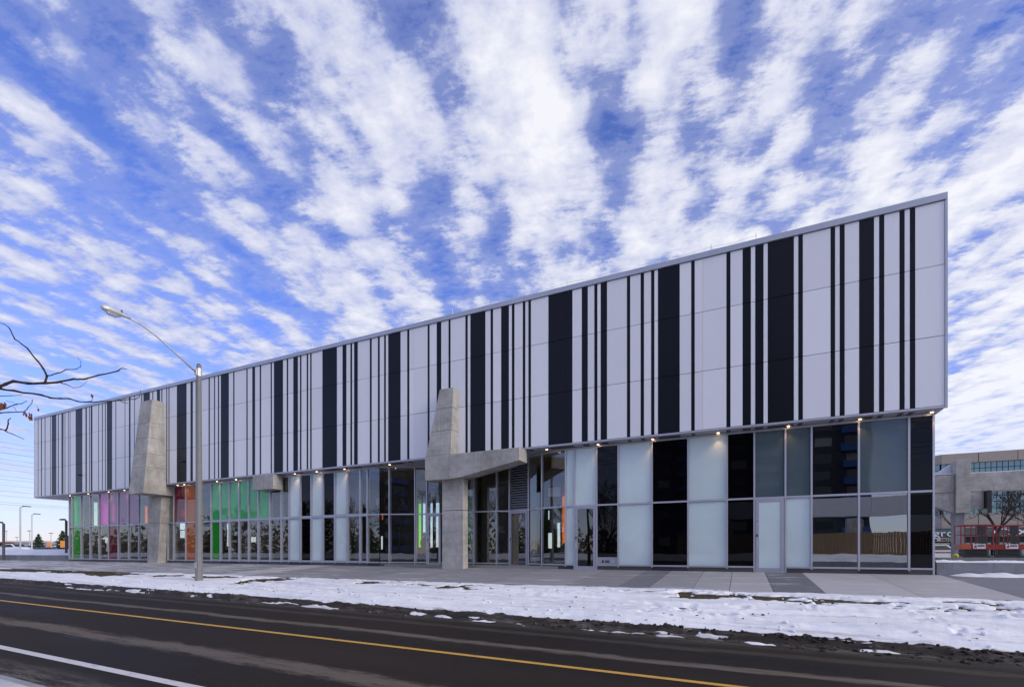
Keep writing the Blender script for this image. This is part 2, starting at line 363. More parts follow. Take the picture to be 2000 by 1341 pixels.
M['granite_dark'] = mat('dark_granite', rough=0.5, nodes=lambda nt, b: nt.links.new(mixc(nt, tex(nt, scale=40, det=3, coord='World'), (0.02, 0.02, 0.024), (0.045, 0.045, 0.05)), b.inputs['Base Color']))
M['granite_green'] = mat('green_grey_granite', rough=0.5, nodes=lambda nt, b: nt.links.new(mixc(nt, tex(nt, scale=40, det=3, coord='World'), (0.055, 0.058, 0.052), (0.095, 0.095, 0.085)), b.inputs['Base Color']))
M['bark'] = mat('tree_bark', rough=0.9, spec=0.1, nodes=lambda nt, b: nt.links.new(ramp(nt, tex(nt, scale=14, det=6, coord='World', map_scale=(1, 1, 0.3)), [(0.3, (0.018, 0.013, 0.012)), (0.7, (0.075, 0.058, 0.05))]), b.inputs['Base Color']))
M['dry_leaf'] = mat('dry_leaf', rough=0.8, spec=0.1, nodes=lambda nt, b: nt.links.new(mixc(nt, tex(nt, scale=30, coord='World'), (0.13, 0.045, 0.028), (0.28, 0.12, 0.06)), b.inputs['Base Color']))
M['needle'] = mat('conifer_needle', rough=0.85, spec=0.1, nodes=lambda nt, b: nt.links.new(mixc(nt, tex(nt, scale=1.5, det=4, coord='World'), (0.018, 0.03, 0.016), (0.05, 0.07, 0.035)), b.inputs['Base Color']))
def flat(name, col, rough=0.6, amt=0.12, scale=2.0, **k):
    return mat(name, rough=rough, nodes=lambda nt, b: nt.links.new(mixc(nt, tex(nt, scale=scale, det=6, coord='World'), tuple(c * (1 - amt) for c in col), tuple(min(1, c * (1 + amt)) for c in col)), b.inputs['Base Color']), **k)
M['beige'] = flat('beige_precast', (0.40, 0.34, 0.28), 0.8)
M['mullion_dark'] = flat('dark_mullion', (0.05, 0.07, 0.075), 0.5)
M['red_paint'] = flat('red_paint', (0.26, 0.016, 0.010), 0.4)
M['orange_paint'] = flat('orange_paint', (0.45, 0.09, 0.035), 0.5)
M['white_body'] = flat('white_vehicle_paint', (0.72, 0.72, 0.74), 0.25)
M['tyre'] = flat('tyre_rubber', (0.015, 0.015, 0.015), 0.8)
M['carglass'] = mat('car_glass', (0.015, 0.02, 0.022), 0.05, 0.8)
M['sign_cream'] = flat('cream_sign', (0.62, 0.47, 0.34), 0.6)
M['ink'] = flat('black_lettering', (0.03, 0.02, 0.02), 0.6)
M['white_sign'] = flat('white_sign', (0.70, 0.68, 0.70), 0.5)
M['awning'] = flat('green_awning', (0.05, 0.085, 0.08), 0.7)
M['yellow_green'] = flat('yellow_green_plastic', (0.45, 0.42, 0.03), 0.5)
M['amber_sign'] = flat('amber_board', (0.85, 0.32, 0.06), 0.6)
M['wood'] = mat('fence_wood', rough=0.8, nodes=lambda nt, b: nt.links.new(mixc(nt, tex(nt, scale=4, det=6, coord='World', map_scale=(4, 4, 0.3)), (0.16, 0.10, 0.05), (0.42, 0.28, 0.15)), b.inputs['Base Color']))
M['interior_wall'] = flat('brown_interior_wall', (0.11, 0.08, 0.055), 0.7)
M['interior_light'] = flat('pale_interior_wall', (0.33, 0.33, 0.31), 0.8)
M['interior_floor'] = flat('polished_floor', (0.30, 0.29, 0.27), 0.25)
M['ochre'] = flat('ochre_ceiling', (0.34, 0.21, 0.07), 0.6)
M['cloth_dark'] = flat('dark_cloth', (0.018, 0.018, 0.022), 0.9)
M['cloth_brown'] = flat('brown_cloth', (0.12, 0.06, 0.04), 0.9)
M['skin'] = flat('skin', (0.42, 0.24, 0.17), 0.6)
M['blue_block'] = flat('blue_cladding', (0.03, 0.08, 0.26), 0.6)
M['brick_block'] = flat('dark_render', (0.045, 0.048, 0.062), 0.8)
M['far_wood'] = flat('bare_woodland', (0.17, 0.155, 0.115), 0.95, 0.5, 0.5)
def ground_nodes(nt, b):
    n = tex(nt, scale=0.06, det=10, rough=0.7, coord='World')
    nt.links.new(ramp(nt, n, [(0.38, (0.12, 0.115, 0.115)), (0.5, (0.35, 0.35, 0.36)), (0.62, (0.70, 0.71, 0.74))]), b.inputs['Base Color'])
M['ground'] = mat('snow_dusted_ground', rough=0.85, spec=0.2, nodes=ground_nodes)

# ------------------------------------------------------------------ mesh helpers
class MB:
    def __init__(s): s.v = []; s.f = []
    def _add(s, vs, fs):
        n = len(s.v); s.v += [tuple(q) for q in vs]; s.f += [tuple(i + n for i in f) for f in fs]; return s
    def box(s, x0, x1, y0, y1, z0, z1):
        vs = [(x, y, z) for x in (x0, x1) for y in (y0, y1) for z in (z0, z1)]
        return s._add(vs, [(0, 1, 3, 2), (4, 6, 7, 5), (0, 4, 5, 1), (2, 3, 7, 6), (0, 2, 6, 4), (1, 5, 7, 3)])
    def bar(s, a, b, w, h, z=None):
        """box from a to b (any direction), w across, h the other way"""
        a = Vector(a); b = Vector(b); d = (b - a).normalized()
        up = Vector((0, 0, 1)) if abs(d.z) < 0.9 else Vector((0, 1, 0))
        r = d.cross(up).normalized() * w / 2; q = r.cross(d).normalized() * h / 2
        vs = [a - r - q, a + r - q, a + r + q, a - r + q, b - r - q, b + r - q, b + r + q, b - r + q]
        return s._add(vs, [(0, 3, 2, 1), (4, 5, 6, 7), (0, 1, 5, 4), (1, 2, 6, 5), (2, 3, 7, 6), (3, 0, 4, 7)])
    def prism(s, poly, y0, y1):                            # polygon in x,z pushed along y
        n = len(poly); vs = [(p[0], y0, p[1]) for p in poly] + [(p[0], y1, p[1]) for p in poly]
        return s._add(vs, [tuple(range(n)), tuple(range(2 * n - 1, n - 1, -1))] + [(i, (i + 1) % n + 0, (i + 1) % n + n, i + n)[::-1] for i in range(n)])
    def prism_x(s, poly, x0, x1):                          # polygon in y,z pushed along x
        n = len(poly); vs = [(x0, p[0], p[1]) for p in poly] + [(x1, p[0], p[1]) for p in poly]
        return s._add(vs, [tuple(range(n)), tuple(range(2 * n - 1, n - 1, -1))] + [(i, (i + 1) % n, (i + 1) % n + n, i + n)[::-1] for i in range(n)])
    def hexa(s, lo, hi):                                   # two quads (lists of 4 points) joined
        return s._add(list(lo) + list(hi), [(3, 2, 1, 0), (4, 5, 6, 7), (0, 1, 5, 4), (1, 2, 6, 5), (2, 3, 7, 6), (3, 0, 4, 7)])
    def tube(s, pts, rad, n=8, cap=True):
        pts = [Vector(p) for p in pts]; rad = rad if isinstance(rad, (list, tuple)) else [rad] * len(pts)
        base = len(s.v); ref = None
        for i, p in enumerate(pts):
            d = (pts[min(i + 1, len(pts) - 1)] - pts[max(i - 1, 0)])
            if d.length < 1e-9: d = Vector((0, 0, 1))
            d.normalize()
            if ref is None: ref = Vector((1, 0, 0)) if abs(d.x) < 0.8 else Vector((0, 1, 0))
            a = (ref - d * ref.dot(d))
            if a.length < 1e-4: a = Vector((0, 1, 0)) - d * d.y
            a.normalize(); ref = a; b = d.cross(a)
            for k in range(n):
                t = 2 * math.pi * k / n; s.v.append(tuple(p + (a * math.cos(t) + b * math.sin(t)) * rad[i]))
        for i in range(len(pts) - 1):
            for k in range(n):
                s.f.append((base + i * n + k, base + i * n + (k + 1) % n, base + (i + 1) * n + (k + 1) % n, base + (i + 1) * n + k))
        if cap:
            s.f.append(tuple(base + k for k in range(n))[::-1]); e = base + (len(pts) - 1) * n; s.f.append(tuple(e + k for k in range(n)))
        return s
    def lathe(s, prof, n=16, c=(0, 0, 0), axis='z'):
        base = len(s.v)
        for r, h in prof:
            for k in range(n):
                t = 2 * math.pi * k / n; a, b = r * math.cos(t), r * math.sin(t)
                q = (a, b, h) if axis == 'z' else ((a, h, b) if axis == 'y' else (h, a, b))
                s.v.append((q[0] + c[0], q[1] + c[1], q[2] + c[2]))
        for i in range(len(prof) - 1):
            for k in range(n): s.f.append((base + i * n + k, base + i * n + (k + 1) % n, base + (i + 1) * n + (k + 1) % n, base + (i + 1) * n + k))
        s.f.append(tuple(base + k for k in range(n))[::-1]); e = base + (len(prof) - 1) * n; s.f.append(tuple(e + k for k in range(n)))
        return s
    def mesh(s, name, m, smooth=False):
        me = bpy.data.meshes.new(name); me.from_pydata(s.v, [], s.f); me.update()
        me.materials.append(M[m] if isinstance(m, str) else m)
        if smooth: me.polygons.foreach_set('use_smooth', [True] * len(me.polygons))
        return me
    def build(s, name, m, parent=None, bevel=0, smooth=False):
        me = s.mesh(name, m, smooth)
        if bevel or True:
            bm = bmesh.new(); bm.from_mesh(me); bmesh.ops.recalc_face_normals(bm, faces=bm.faces)
            if bevel: bmesh.ops.bevel(bm, geom=bm.edges, offset=bevel, segments=2, affect='EDGES', profile=0.6)
            bm.to_mesh(me); bm.free()
        return obj(name, me, parent)
def obj(name, data, parent=None):
    o = bpy.data.objects.new(name, data); C.objects.link(o)
    if parent is not None:
        o.parent = parent
        o.matrix_parent_inverse = inv(parent)
    return o
def wmat(o):
    m = Matrix.LocRotScale(o.location, o.rotation_euler, o.scale)
    return wmat(o.parent) @ o.matrix_parent_inverse @ m if o.parent else m
def inv(o): return wmat(o).inverted()
def tag(o, label=None, cat=None, group=None, kind=None):
    if label: o['label'] = label
    if cat: o['category'] = cat
    if group: o['group'] = group
    if kind: o['kind'] = kind
    return o
def thing(name, loc, label, cat, group=None, rz=0):
    o = bpy.data.objects.new(name, None); C.objects.link(o); o.location = loc; o.rotation_euler.z = rz
    o.empty_display_size = 0.3
    return tag(o, label, cat, group)
def local(name, mb, m, parent, **k):                      # a part whose mesh is written in its thing's own frame
    o = mb.build(name, m, None, **k); o.parent = parent; return o
def copy_tree(o, parent=None):
    c = o.copy(); C.objects.link(c)
    if parent is not None: c.parent = parent
    for ch in list(o.children): copy_tree(ch, c)
    return c

# value noise on arrays
_rt = np.random.RandomState(11).rand(256, 256)
def vn(x, y):
    xi = np.floor(x).astype(int); yi = np.floor(y).astype(int); fx = x - xi; fy = y - yi
    fx = fx * fx * (3 - 2 * fx); fy = fy * fy * (3 - 2 * fy)
    a = _rt[xi & 255, yi & 255]; b = _rt[(xi + 1) & 255, yi & 255]; c = _rt[xi & 255, (yi + 1) & 255]; d = _rt[(xi + 1) & 255, (yi + 1) & 255]
    return (a * (1 - fx) + b * fx) * (1 - fy) + (c * (1 - fx) + d * fx) * fy
def fbm(x, y, o=4, g=0.5):
    t = 0; a = 1; n = 0
    for i in range(o): t = t + a * vn(x + 17.3 * i, y + 5.1 * i); n += a; a *= g; x = x * 2.03; y = y * 2.03
    return t / n
def grid_mesh(name, xs, ys, Zf, m, parent=None, smooth=True):
    XX, YY = np.meshgrid(xs, ys, indexing='ij'); ZZ = Zf(XX, YY)
    co = np.stack([XX, YY, ZZ], -1).reshape(-1, 3); nx, ny = len(xs), len(ys)
    i = np.arange(nx - 1)[:, None] * ny + np.arange(ny - 1)[None, :]
    f = np.stack([i, i + ny, i + ny + 1, i + 1], -1).reshape(-1, 4)
    me = bpy.data.meshes.new(name); me.vertices.add(len(co)); me.vertices.foreach_set('co', co.ravel())
    me.loops.add(f.size); me.loops.foreach_set('vertex_index', f.ravel().astype(np.int32))
    me.polygons.add(len(f)); me.polygons.foreach_set('loop_start', np.arange(len(f), dtype=np.int32) * 4)
    me.update(calc_edges=True); me.validate()
    if smooth: me.polygons.foreach_set('use_smooth', [True] * len(f))
    me.materials.append(M[m]); return obj(name, me, parent)

# ------------------------------------------------------------------ the ground
ROAD0, ROAD1 = 2.78, 10.40                                # near and far edge of the carriageway
PL0, PL1 = 15.55, 21.60                                   # plaza, from the verge to the building
def road_z(x): return -0.93 - 0.01 * np.clip(x, -60, 22)
def plaza_z(y): return np.where(y < 21.5, -0.06 * (21.5 - y), 0.0)
def base_z(x, y):
    k = road_z(x) + 0.10; t = np.clip((y - 10.55) / (PL0 - 10.55), 0, 1)
    t2 = t * t * (3 - 2 * t) * 0.4 + t * 0.6
    return np.where(y < 10.55, k, k * (1 - t2) + (-0.365) * t2)
xs_far = np.array([-3000, -900, -300, -150, -100, -60, -30, 0, 22, 60, 150, 400, 1200, 3000.])
tag(grid_mesh('road', xs_far, np.array([ROAD0 - 0.1, ROAD0, 6.6, ROAD1, ROAD1 + 0.2]), lambda x, y: road_z(x), 'asphalt'), kind='structure')
def strip(name, y0, y1, x0, x1, m):
    xs = np.array(sorted(set([q for q in xs_far if x0 < q < x1] + [x0, x1])))
    return grid_mesh(name, xs, np.array([y0, y1]), lambda x, y: road_z(x) + 0.005, m, bpy.data.objects['road'])
strip('centre_line', 6.77, 6.89, -400, 200, 'yellow_paint')
strip('edge_line', 3.64, 3.78, -400, 200, 'white_paint')
# kerbs
def kerb(name, ya, yb, lean):
    mb = MB(); xs = [-400, -150, -60] + [x for x in range(-54, 24, 3)] + [40, 80, 200]
    for a, b in zip(xs[:-1], xs[1:]):
        g = 0.006 if b - a <= 6 else 0
        za, zb = float(road_z(a)), float(road_z(b))
        ft = 0.02
        y_in, y_out = (ya + ft, yb) if lean > 0 else (ya, yb - ft)
        lo = [(a + g, ya, za - 0.1), (b - g, ya, zb - 0.1), (b - g, yb, zb - 0.1), (a + g, yb, za - 0.1)]
        hi = [(a + g, y_in, za + 0.10), (b - g, y_in, zb + 0.10), (b - g, y_out, zb + 0.10), (a + g, y_out, za + 0.10)]
        mb.hexa(lo, hi)
    tag(mb.build(name, 'concrete_grey'), kind='structure')
kerb('far_kerb', ROAD1, ROAD1 + 0.16, 1)
kerb('near_kerb', ROAD0 - 0.16, ROAD0, -1)
# turf under the snow, dirty slush along the kerb, snow over both
xs = np.concatenate([np.arange(-95, -70, 0.5), np.arange(-70, -20, 0.16), np.arange(-20, -6, 0.08), np.arange(-6, 13, 0.045), np.arange(13, 40, 0.4)])
def rows_y(a, b, s): return np.arange(a, b + s / 2, s)
def turf_f(x, y): return base_z(x, y) + 0.02 * fbm(x * 5, y * 5, 3) - 0.012
tag(grid_mesh('verge_turf', xs[::2], rows_y(10.56, PL0 + 0.02, 0.07), turf_f, 'turf'), kind='structure')
def slush_f(x, y):
    e = np.exp(-((y - 10.45 + 0.25 * (fbm(x * 0.4, x * 0 + 3, 2) - 0.5)) / 0.30) ** 2)
    lump = fbm(x * 3.2, y * 4.5, 4, 0.6)
    big = np.clip((fbm(x * 0.9, y * 1.3 + 9, 3) - 0.45) * 2.5, 0, 1)
    h = 0.065 * e * (0.15 + 1.2 * np.clip(lump - 0.38, 0, 1) * 2.0) + 0.10 * e * big * np.clip(lump - 0.35, 0, 1)
    tail = np.clip((y - 9.75) / 0.35, 0, 1)
    b = np.where(y < 10.32, road_z(x), road_z(x) + np.clip((y - 10.25) / 0.17, 0, 1) * 0.112)
    b = np.where(y > 10.6, base_z(x, y) + 0.015 - np.clip((y - 10.6) / 0.4, 0, 1) * 0.08, b)
    return b + h * tail - 0.012 + 0.014 * tail - np.clip((y - 11.5) / 0.25, 0, 1) * 0.09
tag(grid_mesh('dirty_slush', xs, rows_y(9.7, 11.9, 0.05), slush_f, 'slush'), kind='structure')
def snow_f(x, y):
    n = fbm(x * 0.55, y * 1.5, 4); n2 = fbm(x * 3.0, y * 5.0, 4, 0.6); n3 = fbm(x * 0.16 + 40, y * 0.5, 2)
    h = 0.040 + 0.11 * (n - 0.42) + 0.05 * (n2 - 0.5) + 0.03 * (fbm(x * 1.1 + 3, y * 7.0, 3) - 0.5)
    # ploughed ridge behind the kerb and a thin broken outer lip on the gutter
    h += 0.10 * np.exp(-((y - 11.35 - 0.3 * (n3 - 0.5)) / 0.35) ** 2) * (0.5 + n)
    # bare patches along the pavement edge
    pn = fbm(x * 0.85 + 31, y * 2.2 + 3, 5, 0.68)
    edge = np.exp(-((y - 14.6 - 0.5 * (fbm(x * 0.3, x * 0, 2) - 0.5)) / 0.55) ** 2)
    h -= 0.75 * edge * np.clip(pn - 0.545, 0, 1)
    wx = (fbm(x * 2.2 + 5, y * 3.0, 4, 0.6) - 0.5) * 1.9; wy = (fbm(x * 1.3 + 25, y * 2.4, 4, 0.6) - 0.5) * 1.9
    for (px0, py0, hw, hh) in BARE:
        hh = hh * (3.4 if px0 < 1000 else 2.6); py0 = py0 - (0.35 if px0 < 1000 else 0.1)
        cy = py0; cx = X(px0, cy)
        q = ((x + wx - cx) / hw) ** 2 + ((y + wy - cy) / hh) ** 2
        h = h - 0.16 * np.clip(1.25 - q, 0, 1)
    leftp = np.clip((-24 - x) / 10, 0, 1) * np.clip((y - 12.6) / 1.2, 0, 1)
    h -= 0.34 * leftp * np.clip(fbm(x * 0.25, y * 0.9 + 8, 4) - 0.40, 0, 1)
    # towards the gutter the snow breaks up into streaks
    g = np.clip((10.95 + 0.5 * (n3 - 0.5) - y) / 0.30, 0, 1)
    st = fbm(x * 0.55 + 7, y * 8.0, 5, 0.66)
    h -= g * (0.17 - 0.52 * np.clip(st - 0.36, 0, 1))
    gg = np.clip((10.25 - y) / 0.35, 0, 1); h -= gg * 0.12
    # wheel ruts of a maintenance vehicle
    for y0, xa, xb in ((12.25, -7, 14), (12.75, -6, 15), (11.75, -14, 6), (13.4, -20, -2)):
        yc = y0 + 0.35 * np.sin(x * 0.33 + y0 * 3) * np.clip((x - xa) / 8, 0, 1)
        win = np.clip((x - xa) / 2, 0, 1) * np.clip((xb - x) / 2, 0, 1)
        d = y - yc
        h += win * (-0.11 * np.exp(-(d / 0.13) ** 2) + 0.055 * np.exp(-((np.abs(d) - 0.2) / 0.07) ** 2)) * (0.6 + 0.8 * n2)
    # footprints and shovel scoops
    for (fx, fy, r, dp) in FEET:
        q = ((x - fx) / (r * 0.7)) ** 2 + ((y - fy) / r) ** 2
        h += np.where(q < 9, -dp * np.exp(-q) + dp * 0.35 * np.exp(-((np.sqrt(np.maximum(q, 0)) - 1.5) / 0.4) ** 2), 0)
    b = np.where(y < 10.56, road_z(x) + np.clip((y - 10.25) / 0.17, 0, 1) * 0.112, np.where(y > PL0, plaza_z(y), base_z(x, y)))
    spread = np.clip((-6 - x) / 16, 0, 1)
    h -= (1 - spread) * np.clip((y - 15.35) / 0.2, 0, 1) * 0.14 + spread * np.clip((y - 15.2) / 1.2, 0, 1) * 0.13
    return b + h
BARE = [(215, 14.3, 1.5, 0.30), (190, 14.9, 1.0, 0.22), (150, 14.9, 2.4, 0.32), (60, 15.0, 4.0, 0.35), (325, 14.7, 1.1, 0.25), (400, 14.8, 1.3, 0.22), (450, 14.9, 0.8, 0.18), (512, 14.3, 1.0, 0.35),
        (720, 14.9, 0.8, 0.16), (800, 15.0, 0.5, 0.14), (905, 15.0, 0.5, 0.16), (1345, 14.75, 0.55, 0.20), (1380, 14.6, 0.25, 0.12), (1415, 14.75, 0.25, 0.12), (1478, 14.65, 0.50, 0.16), (1510, 14.5, 0.30, 0.10),
        (1540, 14.6, 0.60, 0.14), (1575, 14.5, 0.35, 0.09), (1600, 14.4, 0.3, 0.07), (1840, 13.9, 0.22, 0.07), (1895, 13.8, 0.22, 0.06), (1868, 14.3, 0.22, 0.06), (1952, 14.6, 0.3, 0.07), (1994, 13.9, 0.3, 0.10)]
rf = random.Random(3); FEET = []
fx, fy = 3.2, 14.6
for k in range(9):
    FEET.append((fx + (0.12 if k % 2 else -0.12), fy, 0.13, 0.06)); fy -= 0.38; fx += 0.07
fx, fy = 1.6, 14.0
for k in range(4):
    FEET.append((fx + (0.1 if k % 2 else -0.1), fy, 0.12, 0.05)); fy -= 0.36
for k in range(16): FEET.append((rf.uniform(5.0, 7.3), rf.uniform(12.4, 13.6), rf.uniform(0.12, 0.3), 0.05))
for k in range(26): FEET.append((rf.uniform(-3.0, 0.2), rf.uniform(11.3, 13.2), rf.uniform(0.1, 0.22), 0.045))
for k in range(30): FEET.append((rf.uniform(-20, -4), rf.uniform(11.4, 14), rf.uniform(0.1, 0.25), 0.03))
tag(grid_mesh('snow_verge', xs, rows_y(9.98, PL0 + 1.0, 0.05), snow_f, 'snow'), kind='structure')
# frozen clods thrown up by the plough
mb = MB(); rc = random.Random(5)
def rock(mb, c, r, rnd):
    bm = bmesh.new(); bmesh.ops.create_icosphere(bm, subdivisions=1, radius=1)
    base = len(mb.v); sc = Vector((rnd.uniform(0.8, 1.5), rnd.uniform(0.7, 1.1), rnd.uniform(0.5, 0.9))) * r
    for v_ in bm.verts:
        p = v_.co * rnd.uniform(0.75, 1.2); mb.v.append((c[0] + p.x * sc.x, c[1] + p.y * sc.y, c[2] + p.z * sc.z))
    for f_ in bm.faces: mb.f.append(tuple(base + q.index for q in f_.verts))
    bm.free()
for k in range(900):
    x = rc.triangular(-34, 10, 7); y = rc.gauss(10.32, 0.22); r = rc.choice([0.012, 0.016, 0.02, 0.028, 0.04]) * rc.uniform(0.6, 1.2)
    if fbm(np.array([x * 0.5]), np.array([4.0]), 2)[0] < 0.42 and rc.random() < 0.7: continue
    z = float(slush_f(np.array([x]), np.array([y]))[0]) if y > 9.7 else float(road_z(x))
    rock(mb, (x, y, z + r * 0.3), r, rc)
for (cx, n_) in ((-0.6, 16), (1.3, 24), (3.6, 40), (5.3, 60), (6.6, 40), (-3.2, 8)):
    for k in range(n_):
        x = rc.gauss(cx, 0.35); y = rc.gauss(10.42, 0.10); r = rc.triangular(0.015, 0.06, 0.02)
        z = float(slush_f(np.array([x]), np.array([y]))[0]); rock(mb, (x, y, z + r * 0.35), r, rc)
for k in range(160):
    x = rc.uniform(-20, 9); y = rc.uniform(10.9, 15.3); r = rc.uniform(0.012, 0.03)
    rock(mb, (x, y, float(snow_f(np.array([x]), np.array([y]))[0]) + r * 0.2), r, rc)
tag(mb.build('frozen_clods', 'clod'), 'dark frozen dirt and slush lumps thrown along the kerb by the plough', 'slush', kind='stuff')
# snow crumbs on the verge
mb = MB()
for k in range(380):
    x = rc.uniform(-26, 9); y = rc.gauss(11.4, 0.7); r = rc.uniform(0.015, 0.05)
    if not 10.5 < y < 14.8: continue
    rock(mb, (x, y, float(snow_f(np.array([x]), np.array([y]))[0]) + r * 0.2), r, rc)
tag(mb.build('snow_crumbs', 'clean_snow'), 'small white snow crumbs scattered over the verge', 'snow', kind='stuff')
# plaza bed and slabs
xsP = np.array([-3000, -300, -100, -60, -20, 0, 20, 60, 300, 3000.])
tag(grid_mesh('ground', xsP, np.array([PL0 - 0.02, 21.5, 60, 300, 4000.]), lambda x, y: np.where(y < 21.5, plaza_z(y), 0) - 0.06, 'ground', smooth=False), kind='structure')
plaza = tag(grid_mesh('plaza_paving', np.array([-75., 24.]), np.array([PL0, 21.45]), lambda x, y: plaza_z(y) - 0.03, 'joint', smooth=False), kind='structure')
def slab(x0, x1, m):
    mb = MB(); g = 0.008
    y0, y1 = PL0, 21.46; z0, z1 = float(plaza_z(np.array(y0))), float(plaza_z(np.array(y1)))
    mb.hexa([(x0 + g, y0, z0 - 0.06), (x1 - g, y0, z0 - 0.06), (x1 - g, y1, z1 - 0.06), (x0 + g, y1, z1 - 0.06)],
            [(x0 + g, y0, z0), (x1 - g, y0, z0), (x1 - g, y1, z1), (x0 + g, y1, z1)])
    mb.build('paving_slab', m, plaza)
YS = 21.2
cuts = [(1994, 'slab_light'), (1842.5, 'slab_dark'), (1700, 'slab_light'), (1567.7, 'slab_light'), (1494.2, 'slab_dark'), (1430, 'slab_light'), (1375, 'slab_light'), (1310, 'slab_mid'), (1262, 'slab_dark')]
edges = [(24.0, None)] + [(X(p, YS), m) for p, m in cuts]
for (a, _), (b, m) in zip(edges[:-1], edges[1:]): slab(b, a, m)
x = edges[-1][0]; rp = random.Random(12)
while x > -75:
    wd = rp.choice([0.7, 1.0, 1.4, 1.8, 2.2, 2.8]); m = rp.choice(['slab_light', 'slab_mid', 'slab_mid'])
    slab(max(-75, x - wd), x, m); x -= wd
# the near pavement under the camera, with its own snow
tag(grid_mesh('near_pavement', xs_far, np.array([-400, -60., -20, -3, ROAD0 - 0.17]), lambda x, y: road_z(x) + 0.135, 'ground'), kind='structure')
def nsnow(x, y): return road_z(x) + 0.13 + 0.05 * fbm(x * 1.2, y * 2.2, 4) - 0.02 + 0.10 * np.exp(-((y - 1.9) / 0.5) ** 2) * fbm(x * 0.8, y, 3) - 0.12 * np.clip((y - 2.38) / 0.3, 0, 1)
tag(grid_mesh('near_snow', np.arange(-30, 12, 0.12), np.arange(-4, 2.72, 0.1), nsnow, 'snow'), kind='structure')

# ------------------------------------------------------------------ the building
FY, GY = 21.0, 21.5                                       # cladding face, glass line
XR, XL = X(1845, FY), X(68, FY)
ZB, Z1, Z2, ZT, ZC = 5.74, 8.11, 10.51, 12.66, 12.90
B = thing('barcode_pavilion', ((XL + XR) / 2, 30, 0), 'long two storey pavilion clad in black and white barcode stripes over glass', 'building')
def part(name, mb, m, **k): return mb.build(name, m, B, **k)
def sub(name, mb, m, p, **k): return mb.build(name, m, p, **k)
# upper volume behind the panels
shell = part('wall', MB().box(XL + 0.02, XR - 0.02, FY + 0.06, 40, 5.72, 12.6), 'backing')
part('coping', MB().box(XL - 0.05, XR + 0.07, FY - 0.06, 40.1, ZT + 0.012, ZC), 'coping', bevel=0.01)
part('soffit', MB().box(XL + 0.01, XR - 0.01, FY + 0.05, 40, 5.64, 5.715), 'soffit')
part('base_trim', MB().box(XL, XR + 0.03, FY - 0.02, FY + 0.045, 5.67, 5.735), 'alu')
part('corner_trim', MB().box(XR + 0.004, XR + 0.075, FY - 0.03, FY + 0.06, 5.66, ZT), 'coping')
part('corner_trim', MB().box(XL - 0.06, XL - 0.004, FY - 0.03, FY + 0.06, 5.66, ZT), 'coping')
for yy0 in np.arange(FY + 0.07, 39, 2.4): part('side_panel', MB().box(XR - 0.01, XR + 0.04, float(yy0), float(yy0) + 2.38, 5.74, ZT), 'white_panel')
BL = [(74, 75.2), (80, 82), (87.3, 88.8), (98, 99.2), (101.1, 110), (113, 114.8), (120, 124), (126.3, 127.5), (133, 134.1), (136.2, 137.4),
      (147.8, 160.9), (167, 169.8), (174, 175.5), (177.2, 180.5), (192, 193.3), (199.2, 200.8), (205, 206.6), (208.8, 219), (225.6, 227),
      (243.6, 244.8), (251.8, 255), (262, 263.2), (275.9, 277.9), (280.2, 292.7), (297.6, 299.4), (306.5, 312.6), (315.3, 317.3),
      (324.8, 326.7), (329.1, 331), (345.4, 364.5), (372, 376.7), (382, 383.8), (407.4, 409.9), (418, 420.1), (425.7, 428), (431.2, 447),
      (455.5, 458), (481.3, 483.7), (492.8, 498.2), (507.3, 510), (528.7, 531.2), (535, 552.8), (560, 562.8), (572.8, 582), (585.8, 588.8),
      (599, 602), (605.8, 608.7), (629.6, 658.2), (669, 676.6), (684.3, 687.8), (691.5, 698.8), (722.3, 726), (738, 741.8), (750.2, 753.7),
      (758.2, 782.4), (795.3, 799.5), (835.2, 839), (853, 861.8), (876, 880), (909, 913.5), (918.6, 948), (958.2, 963), (978.8, 994),
      (999.7, 1004.8), (1021, 1026), (1032, 1037), (1071, 1118), (1136.3, 1148), (1160.8, 1166.8), (1173.2, 1185.6), (1224.5, 1230.8),
      (1251.2, 1257.8), (1271.7, 1278), (1285, 1327.5), (1350, 1356.8), (1418.8, 1426.6), (1450.4, 1466.5), (1475, 1491.2),
      (1499.5, 1550.5), (1559.2, 1568), (1622.2, 1631), (1640, 1649.7), (1678, 1707), (1717, 1727), (1756.8, 1766.8), (1777, 1787.5)]
SEAMS = [464, 650.5, 808.6, 1105.5, 1372.6]
cols = []; prev = 68.0
for a, b in BL:
    cols.append((prev, a, 'white_panel')); cols.append((a, b, 'black_panel')); prev = b
cols.append((prev, 1845, 'white_panel'))
cc = []
for a, b, m in cols:
    s = [q for q in SEAMS if a < q < b]
    if s: cc += [(a, s[0], m), (s[0], b, m)]
    else: cc.append((a, b, m))
unit = {m: MB().box(0, 1, 0, 1, 0, 1).mesh('cladding_panel', m) for m in ('white_panel', 'black_panel')}
rowsz = [(ZB, Z1), (Z1, Z2), (Z2, ZT)]
pieces = []
for a, b, m in cc:
    for (z0, z1) in rowsz:
        area = (b - a) * (z1 - z0) / (FY / ray((a + b) / 2)[1]); pieces.append((area, a, b, m, z0, z1))
pieces.sort(key=lambda q: -q[0])
rest = {'white_panel': MB(), 'black_panel': MB()}
rr = random.Random(2)
for i, (_, a, b, m, z0, z1) in enumerate(pieces):
    x0, x1 = X(a, FY) + 0.003, X(b, FY) - 0.003; proud = rr.uniform(0, 0.004)
    if i < 292:
        o = obj('cladding_panel', unit[m]); o.parent = B; o.matrix_parent_inverse = inv(B)
        o.location = (x0, FY - proud, z0 + 0.011); o.scale = (x1 - x0, 0.035, z1 - z0 - 0.022)
    else: rest[m].box(x0, x1, FY - proud, FY + 0.035, z0 + 0.011, z1 - 0.011)
